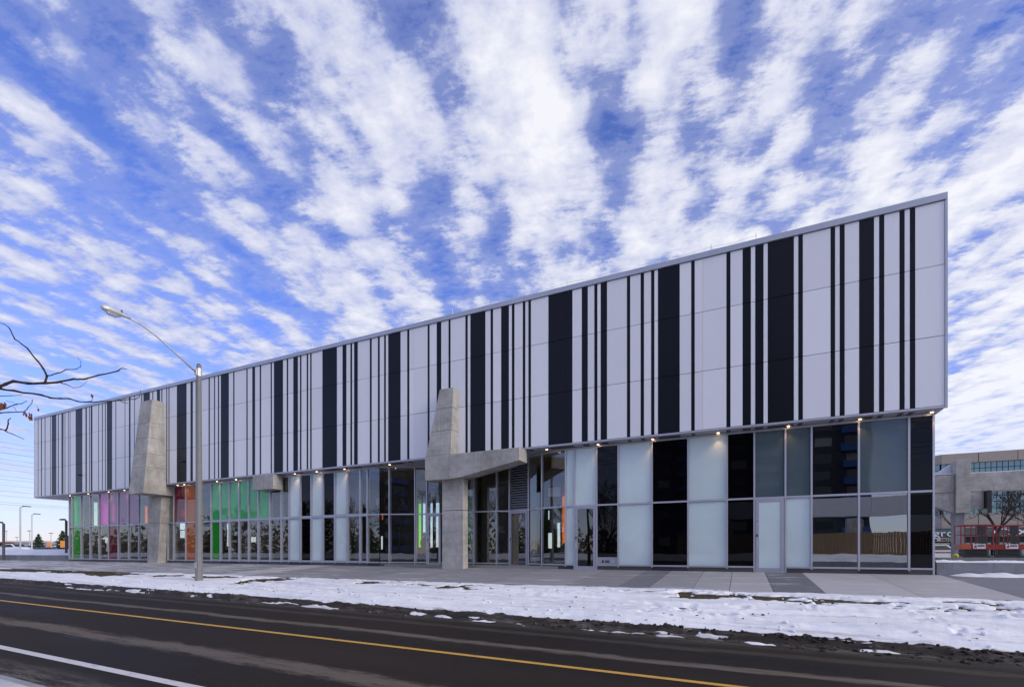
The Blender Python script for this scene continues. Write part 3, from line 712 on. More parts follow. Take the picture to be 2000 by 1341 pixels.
for m, nm in (('white_panel', 'narrow_panels'), ('black_panel', 'narrow_panels')):
    tag(part(nm, rest[m], m), kind='stuff')
# the black stripes turn under the soffit
for a, b in BL:
    if a > 560 and b - a > 3: part('soffit_panel', MB().box(X(a, FY), X(b, FY), FY + 0.07, FY + 0.42, 5.625, 5.638), 'black_panel')
# lightning rods and their cable along the roof edge
rp_ = []
for p in (277, 577, 610, 659, 706, 762, 822, 884, 953, 1031, 1108, 1194.6, 1287, 1389, 1476.8):
    x = X(p, FY + 0.15); rp_.append(x)
    part('lightning_rod', MB().tube([(x, FY + 0.15, ZC), (x, FY + 0.15, ZC + 0.34)], 0.012, 6), 'galv')
for a, b in zip(rp_[1:-1], rp_[2:]):
    part('cable', MB().tube([(a, FY + 0.15, ZC + 0.25), ((a + b) / 2, FY + 0.15, ZC + 0.17), (b, FY + 0.15, ZC + 0.25)], 0.005, 5), 'galv')
for p, py in ((156, 927), (356, 900), (893, 0)):
    if py:
        q = P(p, py, FY - 0.12)
        part('security_camera', MB().lathe([(0.03, 0.0), (0.17, 0.02), (0.18, 0.06), (0.13, 0.11), (0.02, 0.15)][::1], 14, (q.x, q.y, q.z - 0.08)).box(q.x - 0.05, q.x + 0.05, q.y, FY, q.z, q.z + 0.06), 'black')

# ---- glazed ground storey. Column positions of the mullions with the depth of the glass there
GZ0, GZ1, GZT = 0.20, 5.62, 2.92
def Yg(p):
    pts = [(135, 21.5), (742, 21.5), (760.6, 21.75), (810.8, 22.3), (834, 22.5), (862, 22.5), (925, 22.35), (970, 22.5), (995, 22.7), (1032.4, 22.45), (1058.5, 21.95), (1105, 21.5), (1830, 21.5)]
    for (a, ya), (b, yb) in zip(pts[:-1], pts[1:]):
        if a <= p <= b: return ya + (yb - ya) * (p - a) / (b - a)
    return 21.5
def G(p): y = Yg(p); return Vector((X(p, y), y, 0))
def seg(a, b, z0, z1, t, off=0.0, ia=0.0, ib=0.0):
    """box standing on the line a-b, t thick, set back by off, shortened by ia / ib at its ends"""
    d = (b - a).normalized(); n = Vector((-d.y, d.x, 0))
    a = a + d * ia; b = b - d * ib
    q = [a + n * off, b + n * off, b + n * (off + t), a + n * (off + t)]
    return MB().hexa([(c.x, c.y, z0) for c in q], [(c.x, c.y, z1) for c in q])
# (left, right, upper glass, lower glass, style) style: '' plain, 'w' sashed, 'd' door, 'l' louvre over door
bays = [(135.5, 141.8, 'clear', 'clear', ''), (141.8, 158.8, 'green', 'green_low', ''), (158.8, 176.3, 'clear', 'clear', ''), (176.3, 194, 'clear', 'clear', ''),
        (194, 212.2, 'magenta', 'clear', ''), (212.2, 231.2, 'purple', 'crimson', ''), (231.2, 251.5, 'purple', 'clear', ''), (251.5, 271.3, 'purple', 'clear', ''), (271.3, 300, 'clear', 'clear', ''),
        (328, 339.5, 'clear', 'clear', ''), (339.5, 363, 'crimson', 'clear', ''), (363, 388, 'orange', 'orange', ''), (388, 412.6, 'clear', 'clear', ''),
        (412.6, 430.7, 'green', 'green_low', 'w'), (430.7, 448.2, 'green', 'clear', 'w'), (448.2, 467, 'green', 'clear', 'w'), (467, 485.8, 'green', 'clear', 'w'),
        (485.8, 504.6, 'green', 'clear', 'w'), (504.6, 527.4, 'green', 'clear', 'w'), (527.4, 549.6, 'clear', 'clear', 'w'), (549.6, 565.2, 'clear', 'clear', 'w'),
        (565.2, 587.2, 'frost', 'frost', 'w'), (587.2, 608.3, 'spandrel', 'spandrel', 'w'), (608.3, 631, 'frost', 'frost', 'w'), (631, 654.5, 'spandrel', 'spandrel', 'w'),
        (654.5, 678.8, 'frost', 'frost', 'w'), (678.8, 703.8, 'clear', 'clear', 'w'), (703.8, 718, 'clear', 'clear', 'w'), (718, 741.4, 'clear', 'clear', ''),
        (741.4, 760.6, 'clear', 'clear', 'j'), (760.6, 810.8, 'clear', 'clear', ''), (810.8, 834, 'clear', 'clear', ''), (834, 862, 'clear', 'clear', 'd'),
        (862, 925, 'clear', 'clear', 'j'), (925, 970, 'clear', 'clear', ''), (970, 995, 'clear', 'clear', ''), (995, 1032.4, 'louvre', 'clear', 'd'),
        (1032.4, 1058.5, 'clear', 'clear', ''), (1058.5, 1105, 'clear', 'clear', ''), (1105, 1122, 'frost', 'frost', ''), (1122, 1165.6, 'frost', 'clear', 'd'),
        (1165.6, 1207.6, 'spandrel', 'spandrel', 'p'), (1207.6, 1273.5, 'frost', 'frost', ''), (1273.5, 1344, 'spandrel', 'spandrel', ''), (1344, 1420, 'frost', 'frost', ''),
        (1420, 1473.3, 'spandrel', 'spandrel', ''), (1473.3, 1534, 'frost_unlit', 'frost', 'd'), (1534, 1585, 'frost_unlit', 'frost', ''), (1585, 1677.3, 'mirror_dim', 'mirror', ''),
        (1677.3, 1775, 'frost_unlit', 'mirror', ''), (1775, 1823, 'spandrel', 'spandrel', '')]
MW = 0.032                                                # half a mullion's face
def mullion(p, z0=0.12, deep=0.16, half=MW):
    a = G(p); part('mullion', MB().box(a.x - half, a.x + half, a.y - 0.045, a.y + deep, z0, GZ1 - 0.01), 'alu')
for i, (a, b, up, lo, st) in enumerate(bays):
    A, Bb = G(a), G(b); ln = (Bb - A).length; ins = min(MW + 0.002, ln * 0.2)
    if st != 'j': mullion(a, 0.02 if (st == 'd' or (i and bays[i - 1][4] == 'd')) else 0.12)
    part('transom', seg(A, Bb, GZT - 0.035, GZT + 0.035, 0.15, -0.04, ins, ins), 'alu')
    part('head_rail', seg(A, Bb, GZ1 - 0.07, GZ1, 0.15, -0.035, ins, ins), 'alu')
    sash = 0.05 if st == 'w' else 0.0
    def pane(z0, z1, m, side=0.0):
        part('pane', seg(A, Bb, z0, z1, 0.024, 0.02, ins + side, ins + side), m)
    def sashes(z0, z1, w_, m='alu_door', off=-0.02, name='window_frame', s=0.0):
        q = seg(A, Bb, z0, z0 + w_, 0.06, off, ins + s, ins + s); r = seg(A, Bb, z1 - w_, z1, 0.06, off, ins + s, ins + s)
        q._add(r.v, r.f)
        r = seg(A, Bb, z0 + w_, z1 - w_, 0.06, off, ins + s, ln - ins - s - w_); q._add(r.v, r.f)
        r = seg(A, Bb, z0 + w_, z1 - w_, 0.06, off, ln - ins - s - w_, ins + s); q._add(r.v, r.f)
        return part(name, q, m)
    if up == 'louvre':
        part('pane', seg(A, Bb, GZT + 0.04, GZ1 - 0.075, 0.02, 0.10, ins, ins), 'black_panel')
        z = GZT + 0.10
        while z < GZ1 - 0.12:
            d = (Bb - A).normalized(); n = Vector((-d.y, d.x, 0)); a1 = A + d * ins; b1 = Bb - d * ins
            part('louvre_blade', MB().hexa([(a1 + n * -0.03)[:2] + (z - 0.05,), (b1 + n * -0.03)[:2] + (z - 0.05,), (b1 + n * 0.07)[:2] + (z + 0.02,), (a1 + n * 0.07)[:2] + (z + 0.02,)],
                                           [(a1 + n * -0.03)[:2] + (z - 0.035,), (b1 + n * -0.03)[:2] + (z - 0.035,), (b1 + n * 0.07)[:2] + (z + 0.035,), (a1 + n * 0.07)[:2] + (z + 0.035,)]), 'alu')
            z += 0.125
    else:
        pane(GZT + 0.036 + sash, GZ1 - 0.072 - sash, up, sash)
        if st == 'w': sashes(GZT + 0.037, GZ1 - 0.073, sash)
    if st == 'd':
        lab = {1032.4: 'silver framed glass door under the louvre', 862: 'silver framed glass door left of the cantilevered pylon', 1165.6: 'silver framed door with dark glass', 1534: 'silver framed door with frosted glass'}[b]
        dr = tag(sashes(0.035, GZT - 0.04, 0.11, 'alu_door', -0.05, 'door', 0.012), lab)
        d = (Bb - A).normalized()
        sub('door_pane', seg(A, Bb, 0.155, GZT - 0.155, 0.02, -0.03, ins + 0.125, ins + 0.125), lo, dr)
        h0 = A + d * (ins + 0.06); h0.y -= 0.10
        sub('handle', MB().tube([(h0.x, h0.y + 0.05, 0.95), (h0.x, h0.y, 0.95), (h0.x, h0.y, 1.25), (h0.x, h0.y + 0.05, 1.25)], 0.014, 6), 'galv', dr)
        sub('lock', MB().box(h0.x - 0.025, h0.x + 0.025, h0.y + 0.03, h0.y + 0.05, 1.4, 1.5).box(h0.x - 0.015, h0.x + 0.02, h0.y + 0.03, h0.y + 0.05, 2.0, 2.03), 'black', dr)
        part('threshold', seg(A, Bb, -0.02, 0.03, 0.25, -0.12, 0, 0), 'alu')
    else:
        z0 = GZ0 + 0.035
        if st == 'p':
            bx = part('panel_box', seg(A, Bb, GZ0 + 0.037, 0.50, 0.05, -0.015, ins, ins), 'alu_door'); z0 = 0.56
            part('transom', seg(A, Bb, 0.505, 0.555, 0.1, -0.03, ins, ins), 'alu')
            cx = (A.x + Bb.x) / 2
            sub('outlet', MB().box(cx - 0.24, cx - 0.17, 21.47, 21.484, 0.31, 0.43), 'black', bx)
            sub('outlet', MB().box(cx - 0.10, cx + 0.10, 21.465, 21.484, 0.32, 0.42), 'dark_metal', bx)
            sub('outlet', MB().box(cx + 0.18, cx + 0.33, 21.475, 21.484, 0.29, 0.44), 'alu', bx)
        part('sill', seg(A, Bb, GZ0 - 0.03, GZ0 + 0.034, 0.2, -0.06, ins, ins), 'alu')
        pane(z0 + 0.002 + sash, GZT - 0.037 - sash, lo, sash)
        if st == 'w': sashes(z0 + 0.002, GZT - 0.038, sash)
        # granite plinth tiles
        d = (Bb - A).normalized(); t = 0.0; k = 0
        nt_ = max(1, round(ln / 1.2)); rpl = random.Random(i)
        for k in range(nt_):
            part('plinth_tile', seg(A + d * (ln * k / nt_), A + d * (ln * (k + 1) / nt_), -0.08, GZ0 - 0.034, 0.1, -0.03, 0.004, 0.004), rpl.choice(['granite_dark', 'granite_green', 'granite_green']))
mullion(1823, 0.0, 0.4, 0.03); mullion(300); 
# end walls of the glazed storey
XGL, XGR = G(135.5).x, G(1823).x
REAR = 33.0
def holed(axis, c, t, a0, a1, z0, z1, holes):
    """wall in the plane x=c or y=c with real rectangular openings"""
    mb = MB(); cs = sorted(set([a0, a1] + [h[i] for h in holes for i in (0, 1)]))
    for s, e in zip(cs[:-1], cs[1:]):
        if e - s < 1e-4: continue
        mid_ = (s + e) / 2; gaps = sorted([(h[2], h[3]) for h in holes if h[0] < mid_ < h[1]]); z = z0
        for g0, g1 in gaps + [(z1, z1)]:
            if g0 - z > 1e-3:
                if axis == 'x': mb.box(c, c + t, s, e, z, g0)
                else: mb.box(s, e, c, c + t, z, g0)
            z = max(z, g1)
    return mb
def end_hole(p0, p1, y0, y1, m):
    ya, yb = sorted((YX(p0, XGL), YX(p1, XGL))); pm = (p0 + p1) / 2; ym = (ya + yb) / 2
    return (ya, yb, Z(pm, y1, ym), Z(pm, y0, ym), m)
EH = [end_hole(145.8, 149.5, 974, 1026, 'glow_green'), end_hole(181, 190.6, 979, 1026, 'glow_green'), end_hole(199, 211, 978, 1024, 'clear'), end_hole(216.5, 224, 980, 1020, 'glow_pink'),
      end_hole(189, 192, 1050, 1078, 'clear'), end_hole(199, 211, 1049, 1076, 'clear'), end_hole(281, 288, 986, 1021, 'glow_orange'), end_hole(352, 362, 990, 1009, 'glow_orange'),
      end_hole(349.5, 362.8, 1020, 1034, 'clear'), end_hole(349.5, 362.8, 1035.4, 1050, 'clear')]
EH = [(a, b, max(c, 0.25), min(d, 5.5), m) for a, b, c, d, m in EH]
part('end_wall', holed('x', XGL + 0.0, 0.2, 23.2, REAR, 0, 5.63, EH), 'interior_wall')
for a, b, c, d, m in EH: part('end_window', MB().box(XGL + 0.08, XGL + 0.10, a, b, c, d), m)
part('pane', MB().box(XGL, XGL + 0.024, GY + 0.06, 23.18, GZ0, GZ1), 'clear')
part('plinth_tile', MB().box(XGL - 0.02, XGL + 0.08, GY + 0.08, 23.18, -0.08, GZ0 - 0.002), 'granite_green')
def rear_hole(p0, p1, y0, y1, m):
    xa, xb = X(p0, REAR), X(p1, REAR); pm = (p0 + p1) / 2
    return (xa, xb, Z(pm, y1, REAR), Z(pm, y0, REAR), m)
RH = [rear_hole(732, 740, 967, 985, 'clear'), rear_hole(741.5, 745, 966, 985, 'glow_orange'), rear_hole(748, 752, 966, 985, 'glow_orange'), rear_hole(755, 757.4, 966, 985, 'glow_orange'),
      rear_hole(741.5, 747.5, 1046, 1072, 'clear'), rear_hole(776.5, 778.3, 990, 1070, 'lime'), rear_hole(815, 822.5, 962, 1068, 'lime'), rear_hole(823.5, 831, 962, 1068, 'clear'),
      rear_hole(838, 845, 958, 1068, 'clear'), rear_hole(849, 858, 958, 1068, 'clear'), rear_hole(743, 748, 1004, 1014, 'glow_orange'), rear_hole(754, 757, 1010, 1025, 'glow_orange'),
      rear_hole(1069, 1095, 943, 969, 'clear'), rear_hole(1096.5, 1104, 943, 1060, 'glow_orange'), rear_hole(1069, 1073, 996, 1014, 'clear'), rear_hole(1069, 1078, 1040, 1070, 'clear'),
      rear_hole(1087, 1094, 1020, 1068, 'clear'), rear_hole(914, 922, 935, 1068, 'green'), rear_hole(440, 446, 1022, 1066, 'clear'), rear_hole(480, 500, 1048, 1058, 'clear'), rear_hole(525, 531, 1030, 1066, 'clear')]
RH = [(a, b, max(c, 0.3), min(d, 5.5), m) for a, b, c, d, m in RH]
part('rear_wall', holed('y', REAR, 0.2, XGL, XGR, 0, 5.63, RH), 'interior_wall')
for a, b, c, d, m in RH: part('rear_window', MB().box(a, b, REAR + 0.08, REAR + 0.10, c, d), m)
part('side_wall', MB().box(XGR - 0.16, XGR - 0.03, GY + 0.42, REAR, 0, 5.63), 'interior_wall')
part('floor', MB().box(XGL + 0.1, XGR - 0.17, GY + 0.1, REAR, -0.05, 0.12), 'interior_floor')
part('ceiling', MB().box(XGL + 0.1, XGR - 0.17, 22.9, REAR, 5.58, 5.62), 'ochre')
# partitions behind the frosted half, so that it stays dark inside
xp = G(1106).x
part('partition', MB().box(xp, xp + 0.15, 21.7, REAR - 0.02, 0.12, 5.57), 'interior_light')
part('partition', MB().box(G(1160).x, XGR - 0.2, 24.5, 24.65, 0.12, 5.57), 'interior_wall')
part('partition', MB().box(X(905, 24), X(1000, 24), 26.2, 26.35, 0.12, 5.57), 'interior_wall')
part('partition', MB().box(X(762, 26), X(806, 26), 26.0, 26.15, 0.12, 5.57), 'interior_wall')
part('partition', MB().box(X(565, 23.4), X(676, 23.4), 23.4, 23.55, 0.12, 5.57), 'interior_light')
for p, yy in ((345, 24.5), (455, 25), (700, 24.2), (1042, 24.6), (925, 23.6)):
    part('interior_column', MB().lathe([(0.22, 0.12), (0.22, 5.57)], 16, (X(p, yy), yy, 0)), 'interior_light', smooth=False)
# downlights in the soffit
warm = (1.0, 0.60, 0.26)
def downlight(p, y):
    x = X(p, y); f = part('downlight', MB().lathe([(0.10, 5.618), (0.10, 5.64)], 14, (x, y, 0)), 'galv')
    sub('bulb', MB().lathe([(0.045, 5.606), (0.045, 5.617)], 12, (x, y, 0)), 'bulb', f)
    l = bpy.data.lights.new('downlight_lamp', 'SPOT'); l.energy = 10; l.color = warm; l.spot_size = 1.7; l.spot_blend = 0.8; l.shadow_soft_size = 0.06
    o = bpy.data.objects.new('downlight_lamp', l); C.objects.link(o); o.location = (x, y, 5.59); o.parent = f; o.matrix_parent_inverse = inv(f)
for p in (136.7, 172.5, 212, 243, 346.8, 360, 424, 461, 576, 618.5, 673, 761, 1068, 1168, 1275, 1402.5, 1540, 1680, 1820): downlight(p, 21.30)

# ------------------------------------------------------------------ cast concrete pylons that carry the front edge
def wedge(mb, fl0, fr0, yf0, z0, fl1, fr1, yf1, z1, yb, br0=None, br1=None, bl0=None, bl1=None):
    br0 = fr0 if br0 is None else br0; br1 = fr1 if br1 is None else br1; bl0 = fl0 if bl0 is None else bl0; bl1 = fl1 if bl1 is None else bl1
    mb.hexa([(fl0, yf0, z0), (fr0, yf0, z0), (br0, yb, z0), (bl0, yb, z0)], [(fl1, yf1, z1), (fr1, yf1, z1), (br1, yb, z1), (bl1, yb, z1)])
def lerp(a, b, t): return a + (b - a) * t
# left pylon: tall fin on a short haunch over a splayed column
pl = thing('concrete_pylon', (-39, 20.6, 0), 'tall tapering raw concrete pylon on a stout column, beside the street lamp', 'pylon', 'cast concrete pylons along the facade')
zs = [4.90, 6.80, 7.75, 8.90, 10.0, 11.70]
def fin_at(z):
    t = (z - 4.9) / (11.7 - 4.9)
    return (-39.44, lerp(-37.62, -38.0, t), lerp(19.48, 20.25, t))
for z0, z1 in zip(zs[:-1], zs[1:]):
    a = fin_at(z0); b = fin_at(z1 - 0.012); mb = MB()
    wedge(mb, a[0], a[1], a[2], z0, b[0], b[1], b[2], z1 - 0.012, FY - 0.012); mb.build('fin_block', 'concrete', pl, bevel=0.012)
c0, c1 = MB(), MB()
def colat(z):
    t = z / 4.9; return (lerp(-39.95, -39.85, t), lerp(-38.62, -38.15, t))
for z0, z1 in ((-0.10, 2.90), (2.915, 4.89)):
    a, b = colat(z0), colat(z1); mb = MB()
    wedge(mb, a[0], a[1], 20.95, z0, b[0], b[1], 20.95, z1, 22.3); mb.build('column_block', 'concrete', pl, bevel=0.015)
mb = MB(); mb.box(-39.80, -37.75, 19.9 + 1.12, 21.5, 4.9, 5.62); mb.build('haunch', 'concrete', pl, bevel=0.01)
# right pylon: fin, tapering cantilever beam and column
pr = thing('concrete_pylon', (-13, 20.8, 0), 'raw concrete pylon with a tapering beam cantilevered right over the entrance', 'pylon', 'cast concrete pylons along the facade')
zs = [5.63, 6.86, 8.0, 9.0]
def fin2(z):
    t = (z - 5.63) / (9.0 - 5.63); return (lerp(-14.42, -13.73, t), lerp(-12.95, -12.93, t), lerp(20.31, 20.52, t))
for z0, z1 in zip(zs[:-1], zs[1:]):
    a = fin2(z0); b = fin2(z1 - 0.012); mb = MB()
    wedge(mb, a[0], a[1], a[2], z0 + 0.004, b[0], b[1], b[2], z1 - 0.012, FY - 0.012); mb.build('fin_block', 'concrete', pr, bevel=0.012)
MB().prism([(-14.44, 4.40), (-12.9, 4.40), (-12.3, 4.45), (-9.19, 5.02), (-9.19, 5.61), (-14.44, 5.61)], 20.25, 21.15).build('cantilever_beam', 'concrete', pr, bevel=0.015)
for z0, z1 in ((-0.12, 2.86), (2.885, 4.43)): MB().box(-13.66, -12.42, 20.62, 21.10, z0, z1).build('column_block', 'concrete', pr, bevel=0.015)
# the stub of a third beam
st_ = thing('concrete_beam_stub', (-27.1, 21, 4.7), 'squared raw concrete beam end jutting out above the green panes', 'beam')
MB().box(-28.06, -26.16, 20.76, 21.42, 4.71, 5.61).build('beam_block', 'concrete', st_, bevel=0.015)

# ------------------------------------------------------------------ people seen through the glass
def person(loc, rz, label, coat, scale=1.0):
    t = thing('person', loc, label, 'person', None, rz)
    J = {'pel': ((0, 0, 0.98), 0.15), 'chest': ((0, 0.01, 1.28), 0.17), 'neck': ((0, 0.0, 1.50), 0.06), 'head0': ((0, -0.01, 1.58), 0.085), 'head1': ((0, -0.01, 1.70), 0.095), 'head2': ((0, 0, 1.78), 0.05)}
    names = list(J); E = [('pel', 'chest'), ('chest', 'neck'), ('neck', 'head0'), ('head0', 'head1'), ('head1', 'head2')]
    for s, sx in (('l', -1), ('r', 1)):
        add = {'hip': ((0.10 * sx, 0, 0.92), 0.10), 'knee': ((0.11 * sx, -0.01, 0.50), 0.065), 'ank': ((0.12 * sx, 0.02, 0.09), 0.045), 'toe': ((0.13 * sx, -0.14, 0.04), 0.04),
               'sh': ((0.18 * sx, 0, 1.42), 0.075), 'elb': ((0.25 * sx, 0.02, 1.14), 0.05), 'wri': ((0.22 * sx, -0.10, 0.92), 0.034), 'hand': ((0.21 * sx, -0.14, 0.85), 0.035)}
        for k, q in add.items(): J[k + s] = q
        E += [('pel', 'hip' + s), ('hip' + s, 'knee' + s), ('knee' + s, 'ank' + s), ('ank' + s, 'toe' + s), ('chest', 'sh' + s), ('sh' + s, 'elb' + s), ('elb' + s, 'wri' + s), ('wri' + s, 'hand' + s)]
        for f_ in range(4):
            kx = 0.21 * sx + (f_ - 1.5) * 0.012; J['f%d%s' % (f_, s)] = ((kx, -0.16, 0.77 + 0.008 * abs(f_ - 1.5)), 0.007); E.append(('hand' + s, 'f%d%s' % (f_, s)))
        J['th' + s] = ((0.17 * sx, -0.18, 0.82), 0.008); E.append(('hand' + s, 'th' + s))
    names = list(J); me = bpy.data.meshes.new('body'); me.from_pydata([Vector(J[k][0]) * scale for k in names], [(names.index(a), names.index(b)) for a, b in E], []); me.materials.append(M[coat])
    o = bpy.data.objects.new('body', me); C.objects.link(o); o.parent = t
    m = o.modifiers.new('skin', 'SKIN'); m.use_smooth_shade = True
    for i, k in enumerate(names):
        me.skin_vertices[0].data[i].radius = (J[k][1] * scale * (1.25 if k in ('pel', 'chest') else 1), J[k][1] * scale); 
    me.skin_vertices[0].data[0].use_root = True
    sm = o.modifiers.new('sub', 'SUBSURF'); sm.levels = 1; sm.render_levels = 1
    hd = local('face', MB().lathe([(0.02, 1.50), (0.06, 1.53), (0.083, 1.60), (0.088, 1.67), (0.07, 1.74), (0.02, 1.775)], 14, (0, -0.02, 0)).lathe([(0.012, 1.63), (0.016, 1.615), (0.004, 1.60)], 6, (0, -0.115, 0)), 'skin', t, smooth=True)
    local('hair', MB().lathe([(0.095, 1.66), (0.102, 1.72), (0.085, 1.78), (0.03, 1.81)], 14, (0, 0.008, 0)), 'cloth_dark', t, smooth=True)
    return t
person((X(203, 23.6), 23.6, 0.12), 0.2, 'person standing indoors behind the left end panes, seen in silhouette', 'cloth_brown')
person((X(829, 23.4), 23.4, 0.12), 1.3, 'person in dark coat standing inside by the left glass door', 'cloth_dark')

# ------------------------------------------------------------------ street lamp on the verge
bx_, by_ = X(388.5, 13.2), 13.2
lamp = thing('street_lamp', (bx_, by_, -0.50), 'tall street lamp with octagonal concrete pole and long cobra arm on the snowy verge', 'street lamp')
local('pole', MB().tube([(0, 0, -0.1), (0, 0, 9.42)], [0.155, 0.098], 8), flat('lamp_pole_concrete', (0.21, 0.212, 0.215), 0.75, 0.2, 5.0), lamp)
local('pole_cap', MB().lathe([(0.085, 9.42), (0.06, 9.47)], 8), 'dark_metal', lamp)
local('arm_bracket', MB().tube([(0, 0, 8.92), (0, 0, 9.26)], 0.118, 8).box(-0.05, 0.05, -0.16, -0.09, 8.95, 9.2), 'galv', lamp)
arm = [(0, -0.10, 9.05), (0, -0.9, 9.54), (0, -1.7, 10.0), (0, -2.3, 10.25), (0, -2.75, 10.30)]
local('arm', MB().tube(arm, [0.04, 0.036, 0.033, 0.03, 0.03], 10), 'galv', lamp, smooth=True)
hd = local('lamp_head', MB().tube([(0, -2.60, 10.30), (0, -2.80, 10.31), (0, -3.05, 10.33), (0, -3.30, 10.34), (0, -3.50, 10.33), (0, -3.58, 10.32)], [0.034, 0.055, 0.095, 0.125, 0.10, 0.03], 14), 'galv', lamp, smooth=True)
o = local('lens', MB().tube([(0, -2.95, 10.24), (0, -3.12, 10.20), (0, -3.32, 10.20), (0, -3.46, 10.25)], [0.03, 0.085, 0.085, 0.03], 12), glassmat('lamp_lens', (0.7, 0.72, 0.7), 0.5, (0.5, 0.5, 0.5)), lamp, smooth=True)
local('photocell', MB().lathe([(0.03, 10.40), (0.03, 10.50), (0.01, 10.51)], 8, (0, -2.9, 0)), 'dark_metal', lamp)
local('access_cover', MB().box(-0.06, 0.06, -0.165, -0.145, 0.6, 0.85), 'galv', lamp)

# ------------------------------------------------------------------ tree at the near kerb, its branches reach into the picture
tr = thing('street_tree', (PT(-330, 1077, 7.0).x, PT(-330, 1077, 7.0).y, -0.65), 'nearly bare tree at the left edge, twigs and a few rusty leaves reaching in', 'tree')
base = tr.location.copy()
tx, ty = base.x, base.y
MB().tube([(tx, ty, -0.7), (tx + 0.05, ty, 1.0), (tx, ty + 0.05, 2.6), (tx - 0.05, ty, 4.2), (tx - 0.1, ty, 6.0)], [0.16, 0.13, 0.11, 0.08, 0.03], 10).build('trunk', 'bark', tr, smooth=True)
def tw(pts, r0, r1, t0=7.0, t1=None, org=(0, 600), k=4.469):
    t1 = t0 if t1 is None else t1; n = len(pts); out = []
    for i, (a, b) in enumerate(pts):
        t = lerp(t0, t1, i / max(1, n - 1)); out.append(PT(org[0] + a / k, org[1] + b / k, t))
    return out, [lerp(r0, r1, i / max(1, n - 1)) for i in range(n)]
root = Vector((tx, ty, 2.7))
def branch(pts, r0, r1, t0=7.0, t1=None, from_trunk=None):
    p, r = tw(pts, r0, r1, t0, t1)
    if from_trunk is not None:
        s = Vector((tx, ty, from_trunk)); p = [s, s.lerp(p[0], 0.5) + Vector((0, 0, -0.08))] + p; r = [r0 * 2.2, r0 * 1.5] + r
    # knots where buds sit
    q, rr_ = [], []
    for i in range(len(p) - 1):
        for j in range(3):
            t = j / 3; q.append(p[i].lerp(p[i + 1], t) + Vector((random.gauss(0, 1), random.gauss(0, 1), random.gauss(0, 1))) * 0.0025)
            rr_.append(lerp(r[i], r[i + 1], t) * (1.22 if j == 0 else 1.0))
    q.append(p[-1]); rr_.append(r[-1])
    return MB().tube(q, rr_, 6)
br = branch([(-500, 800), (0, 690), (50, 670), (120, 645), (240, 665), (400, 660), (510, 655), (640, 625), (740, 628), (860, 592), (1035, 555), (1060, 530), (1105, 538)], 0.022, 0.005, 6.8, 7.2, 2.4).build('branch', 'bark', tr, smooth=True)
for pts, a, b in (([(390, 660), (410, 600), (375, 530), (330, 470), (235, 355), (130, 275), (80, 180), (40, 150), (0, 130)], 0.014, 0.004),
                  ([(410, 600), (510, 575), (575, 545), (660, 540), (705, 520), (705, 470), (670, 425)], 0.008, 0.0015),
                  ([(530, 660), (580, 672), (640, 700), (705, 695), (770, 635)], 0.007, 0.0015)):
    branch(pts, a, b, 7.0, 7.1).build('twig', 'bark', br, smooth=True)
br = branch([(-500, 700), (0, 710), (120, 730), (360, 765), (440, 790), (530, 795), (600, 795), (680, 820), (740, 828), (880, 822), (1040, 812), (1180, 800), (1215, 780), (1228, 720)], 0.017, 0.003, 7.3, 7.5, 2.9).build('branch', 'bark', tr, smooth=True)
for pts, a, b in (([(1040, 812), (1080, 830), (1115, 835)], 0.006, 0.003), ([(740, 828), (805, 815), (805, 780)], 0.006, 0.002), ([(480, 790), (530, 803)], 0.006, 0.003)):
    branch(pts, a, b, 7.45, 7.45).build('twig', 'bark', br, smooth=True)
br = branch([(-500, 960), (0, 920), (70, 915), (210, 910), (240, 880), (280, 830), (285, 805)], 0.010, 0.002, 6.9, 7.0, 2.2).build('branch', 'bark', tr, smooth=True)
for pts, a, b in (([(50, 880), (140, 845), (190, 840), (235, 812)], 0.008, 0.004), ([(-40, 900), (50, 880)], 0.010, 0.008), ([(60, 820), (110, 825), (150, 860)], 0.003, 0.002), ([(-30, 775), (90, 772), (195, 765)], 0.006, 0.003), ([(210, 910), (235, 925)], 0.003, 0.002), ([(120, 870), (150, 910)], 0.003, 0.002)):
    branch(pts, a, b, 6.95, 7.0).build('twig', 'bark', br, smooth=True)
br = branch([(-500, 1020), (0, 1060), (50, 1080), (110, 1105), (210, 1150)], 0.010, 0.004, 6.7, 6.8, 1.9).build('branch', 'bark', tr, smooth=True)
branch([(50, 1075), (75, 1010), (72, 985), (95, 965)], 0.009, 0.005, 6.8, 6.8).build('twig', 'bark', br, smooth=True)
rl = random.Random(8)
def leaf(a, b, size):
    c = PT(a / 4.469, 600 + b / 4.469, 6.95); mb = MB()
    ax = Vector((rl.uniform(-0.5, 0.5), rl.uniform(-0.5, 0.5), -1)).normalized(); sd_ = ax.cross(Vector((rl.uniform(-1, 1), rl.uniform(-1, 1), 0.1))).normalized(); n = ax.cross(sd_)
    pr_ = [(0, 0.05), (0.25, 0.55), (0.5, 0.7), (0.75, 0.5), (1, 0.05)]
    vs = []
    for t, ww in pr_:
        m_ = c + ax * size * t; vs += [m_ - sd_ * size * 0.4 * ww + n * size * 0.12 * ww, m_ + n * size * -0.05, m_ + sd_ * size * 0.4 * ww + n * size * 0.14 * ww]
    fs = []
    for i in range(4): fs += [(3 * i, 3 * i + 1, 3 * i + 4, 3 * i + 3), (3 * i + 1, 3 * i + 2, 3 * i + 5, 3 * i + 4)]
    mb._add(vs, fs); mb.build('leaf', 'dry_leaf', tr)
